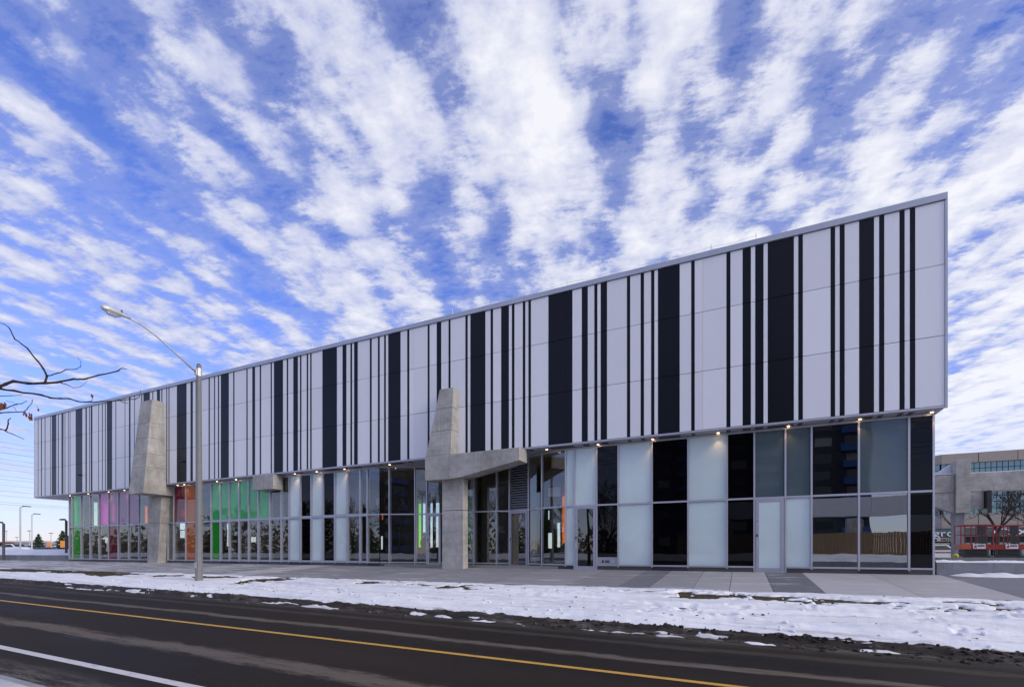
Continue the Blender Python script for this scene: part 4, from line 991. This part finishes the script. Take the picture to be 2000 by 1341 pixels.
for (a, b, s) in [(8, 830, 0.10), (20, 840, 0.11), (0, 845, 0.10), (35, 825, 0.08), (15, 865, 0.09), (225, 910, 0.07), (232, 925, 0.06), (255, 915, 0.06), (262, 930, 0.06), (272, 925, 0.06), (250, 945, 0.06), (266, 955, 0.06), (280, 940, 0.06), (255, 965, 0.05), (335, 880, 0.05), (320, 858, 0.03), (283, 805, 0.03), (798, 755, 0.06)]: leaf(a, b, s)

# ------------------------------------------------------------------ trees, generic builders
def grow(mb, p, d, ln, r, depth, rnd, spread=0.62, up=0.10, kids=3, shrink=0.76, minr=0.0):
    r = max(r, minr); n = 3; pts = [p]; rad = [r]; q = p.copy(); dd = d.copy()
    for i in range(n):
        dd = (dd + Vector((rnd.gauss(0, 0.12), rnd.gauss(0, 0.12), rnd.gauss(0, 0.06) + up * 0.3))).normalized(); q = q + dd * ln / n; pts.append(q.copy()); rad.append(r * (1 - 0.38 * (i + 1) / n))
    mb.tube(pts, rad, 6 if depth > 3 else (4 if depth > 1 else 3), False)
    if depth <= 0: return
    for k in range(kids if depth > 1 else kids + 1):
        i = rnd.choice([1, 2, 3, 3]) if k else 3
        ax = Vector((rnd.gauss(0, 1), rnd.gauss(0, 1), rnd.gauss(0, 0.6))).normalized()
        nd = (dd + ax * spread * rnd.uniform(0.7, 1.3) + Vector((0, 0, up))).normalized()
        grow(mb, pts[i], nd, ln * shrink * rnd.uniform(0.75, 1.1), rad[i] * (0.78 if k == 0 else 0.55), depth - 1, rnd, spread, up, kids, shrink, minr)
def bare_tree(name, loc, h, label, group, seed, depth=6, r=None, split=0.28):
    t = thing(name, loc, label, 'tree', group); rnd = random.Random(seed); r = r or h * 0.018
    p1 = Vector((rnd.gauss(0, 0.1), 0, h * split))
    local('trunk', MB().tube([(0, 0, -0.3), tuple(p1 * 0.5), tuple(p1)], [r * 1.3, r * 1.05, r], 8), 'bark', t, smooth=True)
    for k in range(4):
        a = 2 * math.pi * (k + rnd.random() * 0.5) / 4; mb = MB()
        grow(mb, p1.copy(), Vector((math.cos(a) * 0.6, math.sin(a) * 0.6, 1)).normalized(), h * 0.25, r * 0.62, depth - 1, rnd, minr=h * 0.0019)
        local('limb', mb, 'bark', t)
    return t
def conifer(loc, h, wid, label, seed, group=None):
    t = thing('conifer_tree', loc, label, 'tree', group); rnd = random.Random(seed)
    local('trunk', MB().tube([(0, 0, -0.2), (0, 0, h * 0.95)], [h * 0.022, 0.01], 6), 'bark', t)
    mb = MB()
    for k in range(1500):
        f = rnd.random() ** 0.75; z = h * (0.08 + 0.92 * (1 - f) + 0.0); lay = 0.72 + 0.28 * math.sin(z * 9 / h * 6); rad = wid * f * lay * math.sqrt(rnd.uniform(0.08, 1)); a = rnd.uniform(0, 2 * math.pi)
        c = Vector((rad * math.cos(a), rad * math.sin(a), z - rad * 0.25)); o_ = Vector((math.cos(a), math.sin(a), rnd.uniform(-0.6, 0.1))); s_ = Vector((-math.sin(a), math.cos(a), rnd.uniform(-.3, .3)))
        L_ = h * 0.055 * rnd.uniform(0.6, 1.4)
        mb._add([c - s_ * L_ * 0.35, c + o_ * L_ + Vector((0, 0, -L_ * 0.1)), c + s_ * L_ * 0.35, c + Vector((0, 0, L_ * 0.3))], [(0, 1, 3), (1, 2, 3)])
    o = local('crown', mb, 'needle', t); return t

# ------------------------------------------------------------------ left distance
def area_light(p, ytop, ybot, t, arm_to, label, m='galv', thick=0.09):
    q = PT(p, 1077, t); top = PT(p, ytop, t).z; z0 = max(0, 0)
    o = thing('car_park_lamp', (q.x, q.y, 0), label, 'lamp post', 'car park lamps beyond the left end of the building')
    sc = top
    local('pole', MB().tube([(0, 0, -0.05), (0, 0, sc - 0.05)], thick, 8), m, o)
    a2 = PT(arm_to, ytop, t) - q; a2.z = 0; u_ = a2.normalized(); L_ = a2.length
    local('arm', MB().tube([(0, 0, sc - 0.06), tuple(u_ * L_ * 0.3 + Vector((0, 0, sc + 0.05))), tuple(u_ * L_ * 0.5 + Vector((0, 0, sc + 0.08)))], thick * 0.55, 6), m, o)
    local('lamp_head', MB().bar(u_ * L_ * 0.38 + Vector((0, 0, sc + 0.10)), u_ * L_ + Vector((0, 0, sc + 0.05)), 0.42, 0.12), 'dark_metal', o, bevel=0.03)
area_light(39.7, 989.5, 1067, 62, 58, 'slender tall car park lamp, its head pointing right')
area_light(62.2, 1004, 1067, 74, 77, 'slim car park lamp right of the tallest one')
area_light(129.5, 1015.5, 1079, 47, 119, 'dark lamp post close to the end of the building', 'dark_metal', 0.11)
area_light(7.2, 1021, 1079, 47, -6, 'dark lamp post at the far left edge', 'dark_metal', 0.11)
# further small lamps
for p, yt, t, lab in ((99.5, 1041, 170, 'tiny distant double lamp over the conifers'), (33, 1049, 210, 'tiny distant double lamp over the long pale building'), (13, 1037, 190, 'thin distant pole with a small head, far left'), (58, 1036.5, 150, 'small distant lamp whose arm points left')):
    q = PT(p, 1077, t); tp = PT(p, yt, t).z
    o = thing('distant_lamp', (q.x, q.y, 0), lab, 'lamp post', 'small lamps in the far car park')
    local('pole', MB().tube([(0, 0, 0), (0, 0, tp)], 0.10, 6), 'galv', o)
    local('lamp_head', MB().box(-1.4 if 'left' in lab or 'double' in lab else -0.4, 1.4 if 'double' in lab else 0.4, -0.15, 0.15, tp, tp + 0.18), 'dark_metal', o)
# low kerb wall and snow mound behind it
lw = thing('low_wall', (-75, 21.9, 0), 'low grey concrete kerb wall running left from the end of the building', 'wall')
for a, b in ((-53.0, -61.5), (-61.52, -72), (-72.02, -84), (-84.02, -98)): MB().box(b, a, 21.75, 22.15, -0.05, 0.50).build('wall_block', 'concrete_grey', lw, bevel=0.02)
def mound(x, y):
    e = np.clip((y - 22.15) / 2.6, 0, 1); e = e * e * (3 - 2 * e); f = np.clip((44 - y) / 14, 0, 1); f = f * f * (3 - 2 * f)
    xr = np.clip((-52.9 - x) / 9, 0, 1); xr = 0.35 + 0.65 * xr
    return 0.20 + (0.85 * e * f * xr) + 0.18 * (fbm(x * 0.5, y * 0.5, 4) - 0.5) * e - 0.5 * np.clip((y - 40) / 6, 0, 1)
tag(grid_mesh('snow_mound', np.arange(-120, -53.2, 0.4), np.arange(22.1, 46, 0.4), mound, 'clean_snow'), kind='structure')
q = PT(91, 1079, 52)
tag(MB().lathe([(0.9, 0.0), (0.8, 0.18), (0.3, 0.26)], 10, (q.x, q.y, float(mound(np.array([q.x]), np.array([q.y]))[0]) - 0.02)).build('utility_cover', 'dark_metal'), 'small dark round hatch poking out of the snow mound', 'hatch')
# long pale building, cars, boards
lb = thing('warehouse', (PT(55, 1077, 170).x, PT(55, 1077, 170).y, 0), 'long low pale warehouse on the horizon at the far left', 'building')
a_, b_ = PT(12, 1056, 170), PT(98, 1056, 170); dirb = (b_ - a_); dirb.z = 0; nrm = Vector((-dirb.y, dirb.x, 0)).normalized()
def longbox(a, b, dep, z0, z1): q = [a, b, b + nrm * dep, a + nrm * dep]; return MB().hexa([(c.x, c.y, z0) for c in q], [(c.x, c.y, z1) for c in q])
longbox(a_, b_, 30, 0, 4.2).build('wall', flat('grey_lilac_cladding', (0.33, 0.33, 0.38), 0.7), lb)
longbox(a_ - nrm * 0.2, b_ - nrm * 0.2, 30.4, 4.2, 4.7).build('roof', 'white_sign', lb)
for k in range(7):
    s_ = a_.lerp(b_, (k + 0.3) / 7); e_ = a_.lerp(b_, (k + 0.55) / 7); longbox(s_ - nrm * 0.1, e_ - nrm * 0.1, 0.1, 0.0, 3.0).build('dock_door', 'mullion_dark', lb)
CARP = [(-2.2, 0.25), (-2.2, 0.72), (-2.05, 0.86), (-1.45, 0.92), (-0.75, 1.42), (0.55, 1.45), (1.15, 1.02), (2.0, 0.88), (2.2, 0.62), (2.2, 0.25)]
def car(loc, rz, label, m='white_body', group=None, van=False, stripe=None, name='parked_car'):
    t = thing(name, loc, label, 'van' if van else 'car', group, rz)
    prof = [(-2.4, 0.3), (-2.4, 2.05), (-2.2, 2.2), (0.9, 2.2), (1.5, 1.35), (2.3, 1.15), (2.45, 0.9), (2.45, 0.3)] if van else CARP
    local('body', MB().prism(prof, -0.88, 0.88), m, t, bevel=0.06)
    for s in (-1, 1):
        yy = s * 0.895
        g = [(-1.25, 0.95), (-0.68, 1.34), (0.48, 1.36), (0.98, 0.98)] if not van else [(0.2, 1.4), (0.2, 2.0), (0.85, 2.0), (1.25, 1.4)]
        local('side_window', MB().prism(g, min(yy, yy - s * 0.03), max(yy, yy - s * 0.03)), 'carglass', t)
        local('headlight', MB().box(2.12 + (0.25 if van else 0), 2.22 + (0.25 if van else 0), s * 0.6 - 0.14, s * 0.6 + 0.14, 0.62, 0.76), 'white_sign', t)
        if stripe: local('stripe', MB().box(-2.1, 2.1, yy - 0.006 + s * 0.002, yy + 0.006 + s * 0.002, 0.70, 0.80), stripe, t)
        for wx in (-1.4, 1.4):
            wl = local('wheel', MB().lathe([(0.22, -0.1), (0.33, -0.1), (0.33, 0.1), (0.22, 0.1)], 16, (wx, s * 0.80, 0.33), 'y'), 'tyre', t)
            r_ = MB().lathe([(0.2, -0.02), (0.2, 0.02)], 12, (wx, s * 0.91, 0.33), 'y').build('rim', 'galv'); r_.parent = wl
    ws = [(0.62, 1.41), (1.12, 1.03)] if not van else [(0.95, 2.12), (1.5, 1.4)]
    (x0, z0), (x1, z1) = ws; local('windscreen', MB().hexa([(x0, -0.74, z0), (x0, 0.74, z0), (x1, 0.78, z1), (x1, -0.78, z1)], [(x0 + 0.02, -0.74, z0 + 0.02), (x0 + 0.02, 0.74, z0 + 0.02), (x1 + 0.02, 0.78, z1 + 0.02), (x1 + 0.02, -0.78, z1 + 0.02)]), 'carglass', t)
    return t
def place(p, t, z): q = PT(p, 1077, t); return (q.x, q.y, z)
car(place(28, 74, 0.55), 0.35, 'white car half hidden behind the snow mound, under the tallest lamp')
car(place(7, 82, 0.3), 0.3, 'red and orange van behind the mound at the far left edge', 'orange_paint', None, True)
car(place(50, 120, 0.3), 0.3, 'white van parked in front of the long warehouse', 'white_body', None, True)
car(place(108, 140, 0.3), 0.3, 'white van parked beyond the conifers near the building end', 'white_body', None, True)
conifer(place(75, 105, 0), 4.7, 2.6, 'small dark conifer between two lamps beyond the snow mound', 3)
conifer(place(122, 85, 0), 4.5, 2.4, 'bushy dark conifer just left of the building corner', 4)
conifer(place(134, 95, 0), 4.0, 2.2, 'dark conifer half hidden by the building corner', 6)
for p, t, lab in ((95.5, 90, 'orange board on a short post in front of the distant conifers'), (122, 78, 'orange board beside the bushy conifer near the building corner')):
    o = thing('orange_board', place(p, t, 0), lab, 'sign'); local('post', MB().tube([(0, 0, 0), (0, 0, 1.6)], 0.04, 6), 'dark_metal', o)
    local('board', MB().box(-0.35, 0.35, -0.03, 0.03, 1.5, 2.6), 'amber_sign', o, bevel=0.01)
    o.rotation_euler.z = YAW
# far treeline
mb = MB(); rt_ = random.Random(31)
for k in range(2600):
    p = rt_.uniform(-900, 330); t = rt_.uniform(380, 470); q = PT(p, 1077, t); h = rt_.uniform(0, 1) * (4.0 + 3.5 * math.sin(p * 0.03) ** 2 + 1.5 * math.sin(p * 0.21))
    s = rt_.uniform(0.8, 1.9); aa = rt_.uniform(0, 3.1)
    mb._add([(q.x - s * math.cos(aa), q.y - s * math.sin(aa), h), (q.x + s * math.cos(aa), q.y + s * math.sin(aa), h), (q.x, q.y, h + s * 1.6), (q.x + 0.3, q.y + 0.3, h - s)], [(0, 1, 2), (0, 3, 1)])
tag(mb.build('far_woodland', 'far_wood'), 'far bare treeline along the left horizon', 'woodland', kind='stuff')
# overhead wires left of the building
for i, y in enumerate((862, 872, 884, 897, 906, 918, 931, 938, 950, 962, 971, 985, 989)):
    p0 = PT(-60, y - 6, 118); L_ = 330; z = p0.z; pts = []
    for k in range(13):
        s = k / 12; pts.append((p0.x, p0.y - 40 + s * L_, z + 0.9 - 3.2 * (1 - (2 * s - 1) ** 2) * 0.35))
    tag(MB().tube(pts, 0.022 if i != 2 else 0.035, 4, False).build('overhead_wire', 'dark_metal'), ('topmost','second','third','fourth','fifth','sixth','seventh','eighth','ninth','tenth','eleventh','twelfth','lowest')[i] + ' of the thirteen overhead power lines in the sky left of the building', 'power line', 'overhead power lines at the left')

# ------------------------------------------------------------------ right distance
rw = thing('retaining_wall', (13, 21.8, 0), 'low concrete wall with snow along its top, right of the building', 'wall')
x0 = XGR + 0.1; joints = [x0, 9.2, 12.6, 16.5, 22]
for a, b in zip(joints[:-1], joints[1:]): MB().box(a + 0.004, b - 0.004, 21.55, 21.95, -0.1, 0.43).build('wall_block', 'concrete_grey', rw, bevel=0.012)
def wsn(x, y): return 0.425 + 0.13 * fbm(x * 2.2, y * 3, 4, 0.6) * np.clip(1 - (np.abs(y - 21.75) / 0.19) ** 4, 0, 1) + 0.01
sn = grid_mesh('snow_cap', np.arange(x0, 22, 0.08), np.arange(21.56, 21.945, 0.035), wsn, 'clean_snow', rw)
def drift(x, y): return plaza_z(y) - 0.02 + 0.34 * np.exp(-((21.5 - y) / 0.4) ** 2) * np.clip(fbm(x * 1.6, y * 0 + 2, 3) - 0.2, 0, 1) * np.clip((x - x0) / 1.5, 0.0, 1)
tag(grid_mesh('snow_drift', np.arange(x0, 22, 0.1), np.arange(20.6, 21.54, 0.07), drift, 'clean_snow'), kind='structure')
rw2 = thing('retaining_wall', (20, 32, 0), 'plain concrete wall below the red scissor lifts, behind the snow capped wall', 'wall')
for a, b, m in ((7.5, 13.4, 'concrete_grey'), (13.41, 14.9, 'concrete'), (14.91, 22, 'concrete_grey'), (22.01, 34, 'concrete_grey')): MB().box(a, b, 32, 32.35, -0.1, 0.51).build('wall_block', m, rw2, bevel=0.012)
# overhead concrete frame
YF = 50.0
def bxp(mb, p0, p1, y0, y1, Yf, dep, pm=None):
    pm = pm or (p0 + p1) / 2; mb.box(X(p0, Yf), X(p1, Yf), Yf, Yf + dep, Z(pm, y1, Yf), Z(pm, y0, Yf)); return mb
fr_ = thing('overhead_gantry', (X(1880, YF), YF, 0), 'heavy raw concrete frame with long beam and haunched post, behind the scissor lifts', 'concrete frame')
cx0, cx1 = X(1867.5, YF), X(1890, YF)
zt = Z(1880, 897, YF); zh = Z(1880, 1001, YF); zb0 = Z(1894, 959, YF); zb1 = Z(1894, 923, YF)
MB().box(cx0, cx1 + 0.2, YF, YF + 1.0, zh, zt).build('post_head', 'concrete', fr_, bevel=0.02)
MB().box(cx0, cx1 - 0.1, YF + 0.25, YF + 1.10, -0.1, zh - 0.01).build('post', 'concrete_grey', fr_, bevel=0.02)
MB().box(cx1 + 0.21, X(2120, YF), YF + 0.25, YF + 1.0, zb0, zb1).build('beam', 'concrete', fr_, bevel=0.02)
MB().box(X(1700, YF), cx0 - 0.01, YF + 0.25, YF + 1.0, zb0, zb1 - 0.05).build('beam', 'concrete', fr_, bevel=0.02)
MB().prism([(X(1700, YF), zb0 - 0.01), (cx0 - 0.01, zb0 - 0.01), (cx0 - 0.01, zh), (X(1824, YF), Z(1824, 986, YF)), (X(1700, YF), zb0 - 0.8)], YF + 0.3, YF + 0.95).build('haunch', 'concrete', fr_, bevel=0.02)
MB().box(cx1 + 0.21, X(1925, YF), YF + 0.3, YF + 0.95, Z(1905, 992, YF), zb0 - 0.01).build('haunch', 'concrete', fr_, bevel=0.02)
MB().prism([(cx0 - 1.9, zb1), (cx0 - 0.01, zb1), (cx0 - 0.01, zt - 0.2), (cx0 - 0.7, zt - 0.7)], YF + 1.0, YF + 1.6).build('fin_block', 'white_sign', fr_, bevel=0.02)
MB().box(X(1700, YF), X(2120, YF), YF + 0.26, YF + 0.99, zb1 - 0.002, zb1 + 0.05).build('snow_cap', 'clean_snow', fr_)
MB().box(X(1926, YF), X(1935, YF), YF - 0.2, YF + 0.6, Z(1930, 1001, YF), zb0).build('sign_box', 'black', fr_)
# scissor lifts
def scissor(loc, label, rz=0.0, front='orange_paint'):
    t = thing('scissor_lift', loc, label, 'scissor lift', 'red scissor lifts behind the walls', rz); t.scale = (0.70, 1, 1)
    W, D = 2.45, 0.85; H0, H1 = 1.25, 2.52
    local('deck', MB().box(-W / 2, W / 2, -D / 2, D / 2, H0 - 0.36, H0), 'red_paint', t, bevel=0.015)
    local('toe_board', MB().box(-W / 2 + 0.01, -W / 2 + 0.78, -D / 2 - 0.03, -D / 2 - 0.004, H0 - 0.33, H0 + 0.02), 'orange_paint', t)
    def rail(pts, r=0.032): local('rail', MB().tube(pts, r, 6), 'red_paint', t)
    for y in (-D / 2, D / 2):
        for x in (-W / 2 + 0.03, -W / 2 + 0.8, 0.42, W / 2 - 0.03): rail([(x, y, H0), (x, y, H1)], 0.052)
        rail([(-W / 2, y, H1), (W / 2, y, H1)], 0.045); rail([(-W / 2, y, (H0 + H1) / 2), (W / 2, y, (H0 + H1) / 2)], 0.026)
    for x in (-W / 2 + 0.03, W / 2 - 0.03):
        rail([(x, -D / 2, H1), (x, D / 2, H1)]); rail([(x, -D / 2, (H0 + H1) / 2), (x, D / 2, (H0 + H1) / 2)], 0.02)
    local('control_panel', MB().box(-0.02, 0.62, -D / 2 - 0.05, -D / 2 + 0.02, 1.92, 2.46), 'black', t, bevel=0.01)
    local('control_panel', MB().box(0.06, 0.72, -D / 2 - 0.05, -D / 2 + 0.02, 1.30, 1.82), 'black', t, bevel=0.01)
    for k in range(5):
        z = 0.52 + k * 0.082
        for y in (-0.3, 0.3): local('scissor_arm', MB().bar((-W / 2 + 0.25, y, z), (W / 2 - 0.25, y, z + 0.05), 0.05, 0.06), 'black', t)
    local('chassis', MB().box(-W / 2 + 0.15, W / 2 - 0.15, -D / 2 + 0.06, D / 2 - 0.06, 0.18, 0.50), 'black', t, bevel=0.02)
    local('stack_shade_box', MB().box(-W / 2 + 0.5, W / 2 - 0.3, -0.22, 0.22, 0.5, 0.86), 'black', t, bevel=0.02)  # black filler added for the dark shadow inside the scissor stack
    for x in (-W / 2 + 0.42, W / 2 - 0.42):
        for y in (-D / 2 + 0.02, D / 2 - 0.02): local('wheel', MB().lathe([(0.10, -0.06), (0.2, -0.06), (0.2, 0.06), (0.10, 0.06)], 14, (x, y, 0.2), 'y'), 'tyre', t)
    sg = local('sign', MB().box(-0.30, 0.62, -D / 2 - 0.035, -D / 2 - 0.006, H0 - 0.30, H0 + 0.0), 'white_sign', t)
    local('emblem', MB().prism([(-0.25, H0 - 0.26), (-0.14, H0 - 0.05), (-0.06, H0 - 0.05), (-0.02, H0 - 0.26), (-0.08, H0 - 0.26), (-0.13, H0 - 0.17), (-0.18, H0 - 0.26)], -D / 2 - 0.042, -D / 2 - 0.036), 'red_paint', t)
    for k in range(8): local('sign_mark', MB().box(0.03 + k * 0.068, 0.075 + k * 0.068, -D / 2 - 0.042, -D / 2 - 0.036, H0 - 0.17, H0 - 0.05), 'ink', t)
    return t
q = PT(1901.5, 1077, 32.6); scissor((q.x, q.y, 0.06), 'red scissor lift with orange toe board, the left of two', 0.06)
q = PT(1964.5, 1077, 33.0); s2 = scissor((q.x, q.y, 0.06), 'red scissor lift with dark panels, the right of two, by the edge', 0.06)
for ch in list(s2.children):
    if ch.name.startswith('toe_board'): bpy.data.objects.remove(ch)
o = thing('hydrant_post', place(1866.5, 31.0, 0), 'short yellow green post at the foot of the concrete frame, left of the lifts', 'post')
local('barrel', MB().lathe([(0.13, 0), (0.13, 0.5), (0.16, 0.52), (0.16, 0.58), (0.08, 0.68), (0.02, 0.7)], 12), 'yellow_green', o); local('cap', MB().lathe([(0.06, -0.18), (0.06, 0.18)], 8, (0, 0, 0.42), 'y'), 'black', o)
cr_ = car(place(1825, 44, 0), 0.1, 'white car with a dark red side stripe just right of the building', 'white_body', None, False, 'crimson_stripe' if False else 'red_paint')
# office block
YO = 96.0
of = thing('office_block', (X(1900, YO), YO, 0), 'beige office block with teal ribbon windows and shops at its foot', 'building')
ox0, ox1 = X(1838, YO), X(2150, YO); cw = 3.4; pm = 1890
def zo(y): return Z(pm, y, YO)
bands = [(zo(903), zo(884)), (zo(957), zo(926)), (zo(1031), zo(1003))]
for z0, z1 in bands:
    for k in range(12):
        xa = ox0 + k * 4.4
        MB().box(xa + 0.04, xa + 4.36, YO - 0.02 * (k % 2), YO + 0.98, z0, z1).build('precast_panel', 'beige', of)
    MB().box(ox0 - cw + 0.5, ox1, YO + 7.5, YO + 30, z0, z1).build('precast_band', 'beige', of)
    MB().hexa([(ox0 - cw, YO + 5, z0), (ox0 - 0.01, YO + 0.0, z0), (ox0 + 1, YO + 6, z0), (ox0 - cw, YO + 7, z0)], [(ox0 - cw, YO + 5, z1), (ox0 - 0.01, YO + 0.0, z1), (ox0 + 1, YO + 6, z1), (ox0 - cw, YO + 7, z1)]).build('precast_panel', 'beige', of)
MB().box(ox0 - 1, ox1, YO + 1.0, YO + 29, 0, zo(890)).build('wall', 'mullion_dark', of)
MB().box(ox0 - cw + 0.4, ox0 + 2, YO + 6, YO + 29, 0, zo(890)).build('wall', 'mullion_dark', of)
pw = X(1911, YO) - X(1900, YO)
for (za, zb, nr) in ((zo(926), zo(903), 2), (zo(1003), zo(957), 4)):
    hh = (zb - za) / nr
    for r in range(nr):
        for k in range(17):
            xa = ox0 + 0.1 + k * pw; MB().box(xa + 0.04, xa + pw - 0.04, YO + 0.3, YO + 0.36, za + r * hh + 0.04, za + (r + 1) * hh - 0.04).build('window_pane', 'office_glass', of)
        for k in range(3):
            t0, t1 = k / 3 + 0.02, (k + 1) / 3 - 0.02; a = Vector((ox0 - cw, YO + 5.3, 0)).lerp(Vector((ox0, YO + 0.3, 0)), t0); b = Vector((ox0 - cw, YO + 5.3, 0)).lerp(Vector((ox0, YO + 0.3, 0)), t1)
            seg(a, b, za + r * hh + 0.04, za + (r + 1) * hh - 0.04, 0.05).build('window_pane', 'office_glass', of)
MB().box(X(1897, YO), X(1922, YO), YO + 8, YO + 14, zo(884), zo(879)).build('roof_plant', 'beige', of)
# shops: awning, letters, MOTOR board
MB().hexa([(X(1800, YO), YO - 1.6, zo(1048)), (ox1, YO - 1.6, zo(1048)), (ox1, YO - 0.01, zo(1048)), (X(1800, YO), YO - 0.01, zo(1048))], [(X(1800, YO), YO - 0.9, zo(1033)), (ox1, YO - 0.9, zo(1033)), (ox1, YO - 0.01, zo(1032)), (X(1800, YO), YO - 0.01, zo(1032))]).build('awning', 'awning', of)
def text(body, size, loc, m, parent, ext=0.03, sx=1.0, rx=math.pi / 2):
    cu = bpy.data.curves.new('lettering', 'FONT'); cu.body = body; cu.size = size; cu.extrude = ext; cu.space_character = 1.05
    o = bpy.data.objects.new('lettering_tmp', cu); C.objects.link(o); bpy.context.view_layer.update()
    me = bpy.data.meshes.new_from_object(o.evaluated_get(bpy.context.evaluated_depsgraph_get())); bpy.data.objects.remove(o)
    me.materials.clear(); me.materials.append(M[m]); me.name = 'lettering'
    t = bpy.data.objects.new('lettering', me); C.objects.link(t); t.parent = parent; t.matrix_parent_inverse = inv(parent)
    t.location = loc; t.rotation_euler = (rx, 0, 0); t.scale = (sx, 1, 1); return t
text('gro', 1.55, (X(1816, YO), YO - 1.62, zo(1047)), 'white_sign', of, 0.03, 1.15, math.radians(72))
text('OX', 1.7, (X(1930, YO), YO - 1.62, zo(1047)), 'white_sign', of, 0.03, 1.6, math.radians(72))
MB().box(X(1822, YO), X(1858.5, YO), YO - 1.75, YO - 1.6, zo(1056.6), zo(1049.6)).build('sign_board', 'sign_cream', of)
text('MOTOR', 0.60, (X(1830, YO), YO - 1.79, zo(1056)), 'ink', of, 0.03, 0.85)
for k in range(7):
    xa = X(1822, YO) + k * 2.4; MB().box(xa, xa + 2.2, YO + 0.5, YO + 0.6, 0.2, zo(1059)).build('shop_window', 'office_glass', of)
bare_tree('bare_tree', place(1946, 47, 0), 8.0, 'wide bare tree spreading dark limbs above the scissor lifts', None, 21, 6, 0.17, 0.34)
bare_tree('bare_tree', place(1862, 66, 0), 6.4, 'small bare tree between the building corner and the concrete post', None, 22, 6, 0.10, 0.62)
bare_tree('bare_tree', place(2010, 58, 0), 7.5, 'bare tree at the right edge in front of the teal windows', None, 23, 6, 0.13, 0.34)

# ------------------------------------------------------------------ across the road, seen mirrored in the glass
GN = -0.79
proto = bare_tree('bare_tree', (-14, -13, GN), 10.5, 'bare tree across the road, mirrored in the facade glass', 'bare trees across the road', 41, 6, 0.2, 0.25)
for (x, y, s, a) in ((-24, -17, 1.05, 1.0), (-33, -14, 0.9, 2.1), (-44, -20, 1.15, 3.0), (-6, -16, 0.85, 4.1), (-56, -16, 1.0, 5.2), (-72, -24, 1.2, 0.4), (-90, -20, 1.1, 1.9)):
    c = copy_tree(proto); c.location = (x, y, GN); c.scale = (s, s, s); c.rotation_euler.z = a
for i, (x, y, h) in enumerate(((-49, -11, 8), (-66, -15, 10), (-84, -12, 9), (-29, -22, 9), (-108, -16, 11))):
    conifer((x, y, GN), h, h * 0.3, 'dark conifer across the road, mirrored in the left panes', 50 + i, 'conifers across the road')
fe = thing('board_fence', (8, -11, GN), 'brown timber board fence across the road, mirrored in the right panes', 'fence')
x = -6.0; rfz = random.Random(1)
while x < 20:
    MB().box(x, x + 0.18, -11 + rfz.uniform(0, 0.02), -10.96, GN + 1.2, GN + 3.4 + rfz.uniform(-0.03, 0.03)).build('fence_board', 'wood', fe); x += 0.2
MB().box(-6, 20, -11.1, -11.03, GN + 1.4, GN + 1.5).box(-6, 20, -11.1, -11.03, GN + 3.0, GN + 3.1).build('rail', 'wood', fe)
def bank(x, y): return GN + 1.35 * np.clip((-5.5 - y) / 3.5, 0, 1) ** 0.8 + 0.35 * (fbm(x * 0.7, y * 0.7, 4) - 0.5)
tag(grid_mesh('snow_bank', np.arange(-110, 24, 0.6), np.arange(-12, -5, 0.4), bank, 'snow'), kind='structure')
fw = thing('site_wall', (-40, -5, GN), 'long low concrete wall across the road, mirrored low in the panes', 'wall')
for k in range(18): MB().box(-96 + k * 6 + 0.01, -90 + k * 6, -4.9, -4.6, GN - 0.2, GN + 0.75).build('wall_block', 'concrete_grey', fw)
ap = thing('apartment_block', (2, -62, GN), 'dark apartment block with balconies across the road, mirrored in the right panes', 'building')
MB().box(-17, 21, -80, -62, GN, 42).build('wall', 'brick_block', ap)
for f_ in range(13):
    z = 1.2 + f_ * 3.0
    for k in range(8):
        xa = -16 + k * 4.7
        if k % 3 == 1: MB().box(xa - 0.4, xa + 3.8, -62, -60.4, z - 0.2, z + 1.0).build('balcony', 'blue_block' if k != 4 else 'interior_light', ap)
        MB().box(xa + 0.4, xa + 3.0, -62.05, -61.95, z + 0.9 if k % 3 != 1 else z + 0.1, z + 2.5).build('window', 'carglass' if (k * 7 + f_ * 3) % 4 else 'interior_light', ap)
for i, z in enumerate((8.6, 9.1, 9.5, 10.6, 11.2, 12.0)):
    pts = [(-130 + k * 8, -3.5 - 0.25 * i, z + 0.35 * math.cos((k % 5) / 5 * 2 * math.pi)) for k in range(22)]
    tag(MB().tube(pts, 0.014, 4, False).build('overhead_wire', 'dark_metal'), ('lowest','second lowest','third lowest','third highest','second highest','highest')[i] + ' of six wires along the near side of the road', 'power line', 'overhead wires along the near side')

# mass of trees farther along the other side, and the raised concrete beam there
mb = MB(); rw_ = random.Random(77)
for k in range(15000):
    x = rw_.uniform(-420, -22); y = rw_.gauss(-62, 5)
    top = 8.5 + 2.5 * math.sin(x * 0.09) + 1.8 * math.sin(x * 0.31 + 1) + 1.2 * math.sin(x * 0.83)
    h = GN + top * rw_.random() ** 1.15; s = rw_.uniform(0.2, 0.75); a = rw_.uniform(0, 3.14)
    mb._add([(x - s * math.cos(a), y - s * math.sin(a), h), (x + s * math.cos(a), y + s * math.sin(a), h + rw_.uniform(-.4, .4)), (x, y + rw_.uniform(-.5, .5), h + s * 1.5)], [(0, 1, 2)])
tag(mb.build('woodland_across_road', 'far_wood'), 'dark belt of trees across the road, mirrored low in the left panes', 'woodland', kind='stuff')
gb = thing('raised_beam', (9, -17, GN), 'long pale raised concrete beam across the road, mirrored in the right panes', 'concrete beam')
for a, b in ((-4, 4), (4.02, 12), (12.02, 20)): MB().box(a, b, -17.8, -17, 4.5, 6.4).build('beam', 'white_body', gb)
for x in (-2, 10, 19): MB().box(x, x + 1.2, -17.9, -16.9, GN, 4.29).build('post', 'concrete', gb)
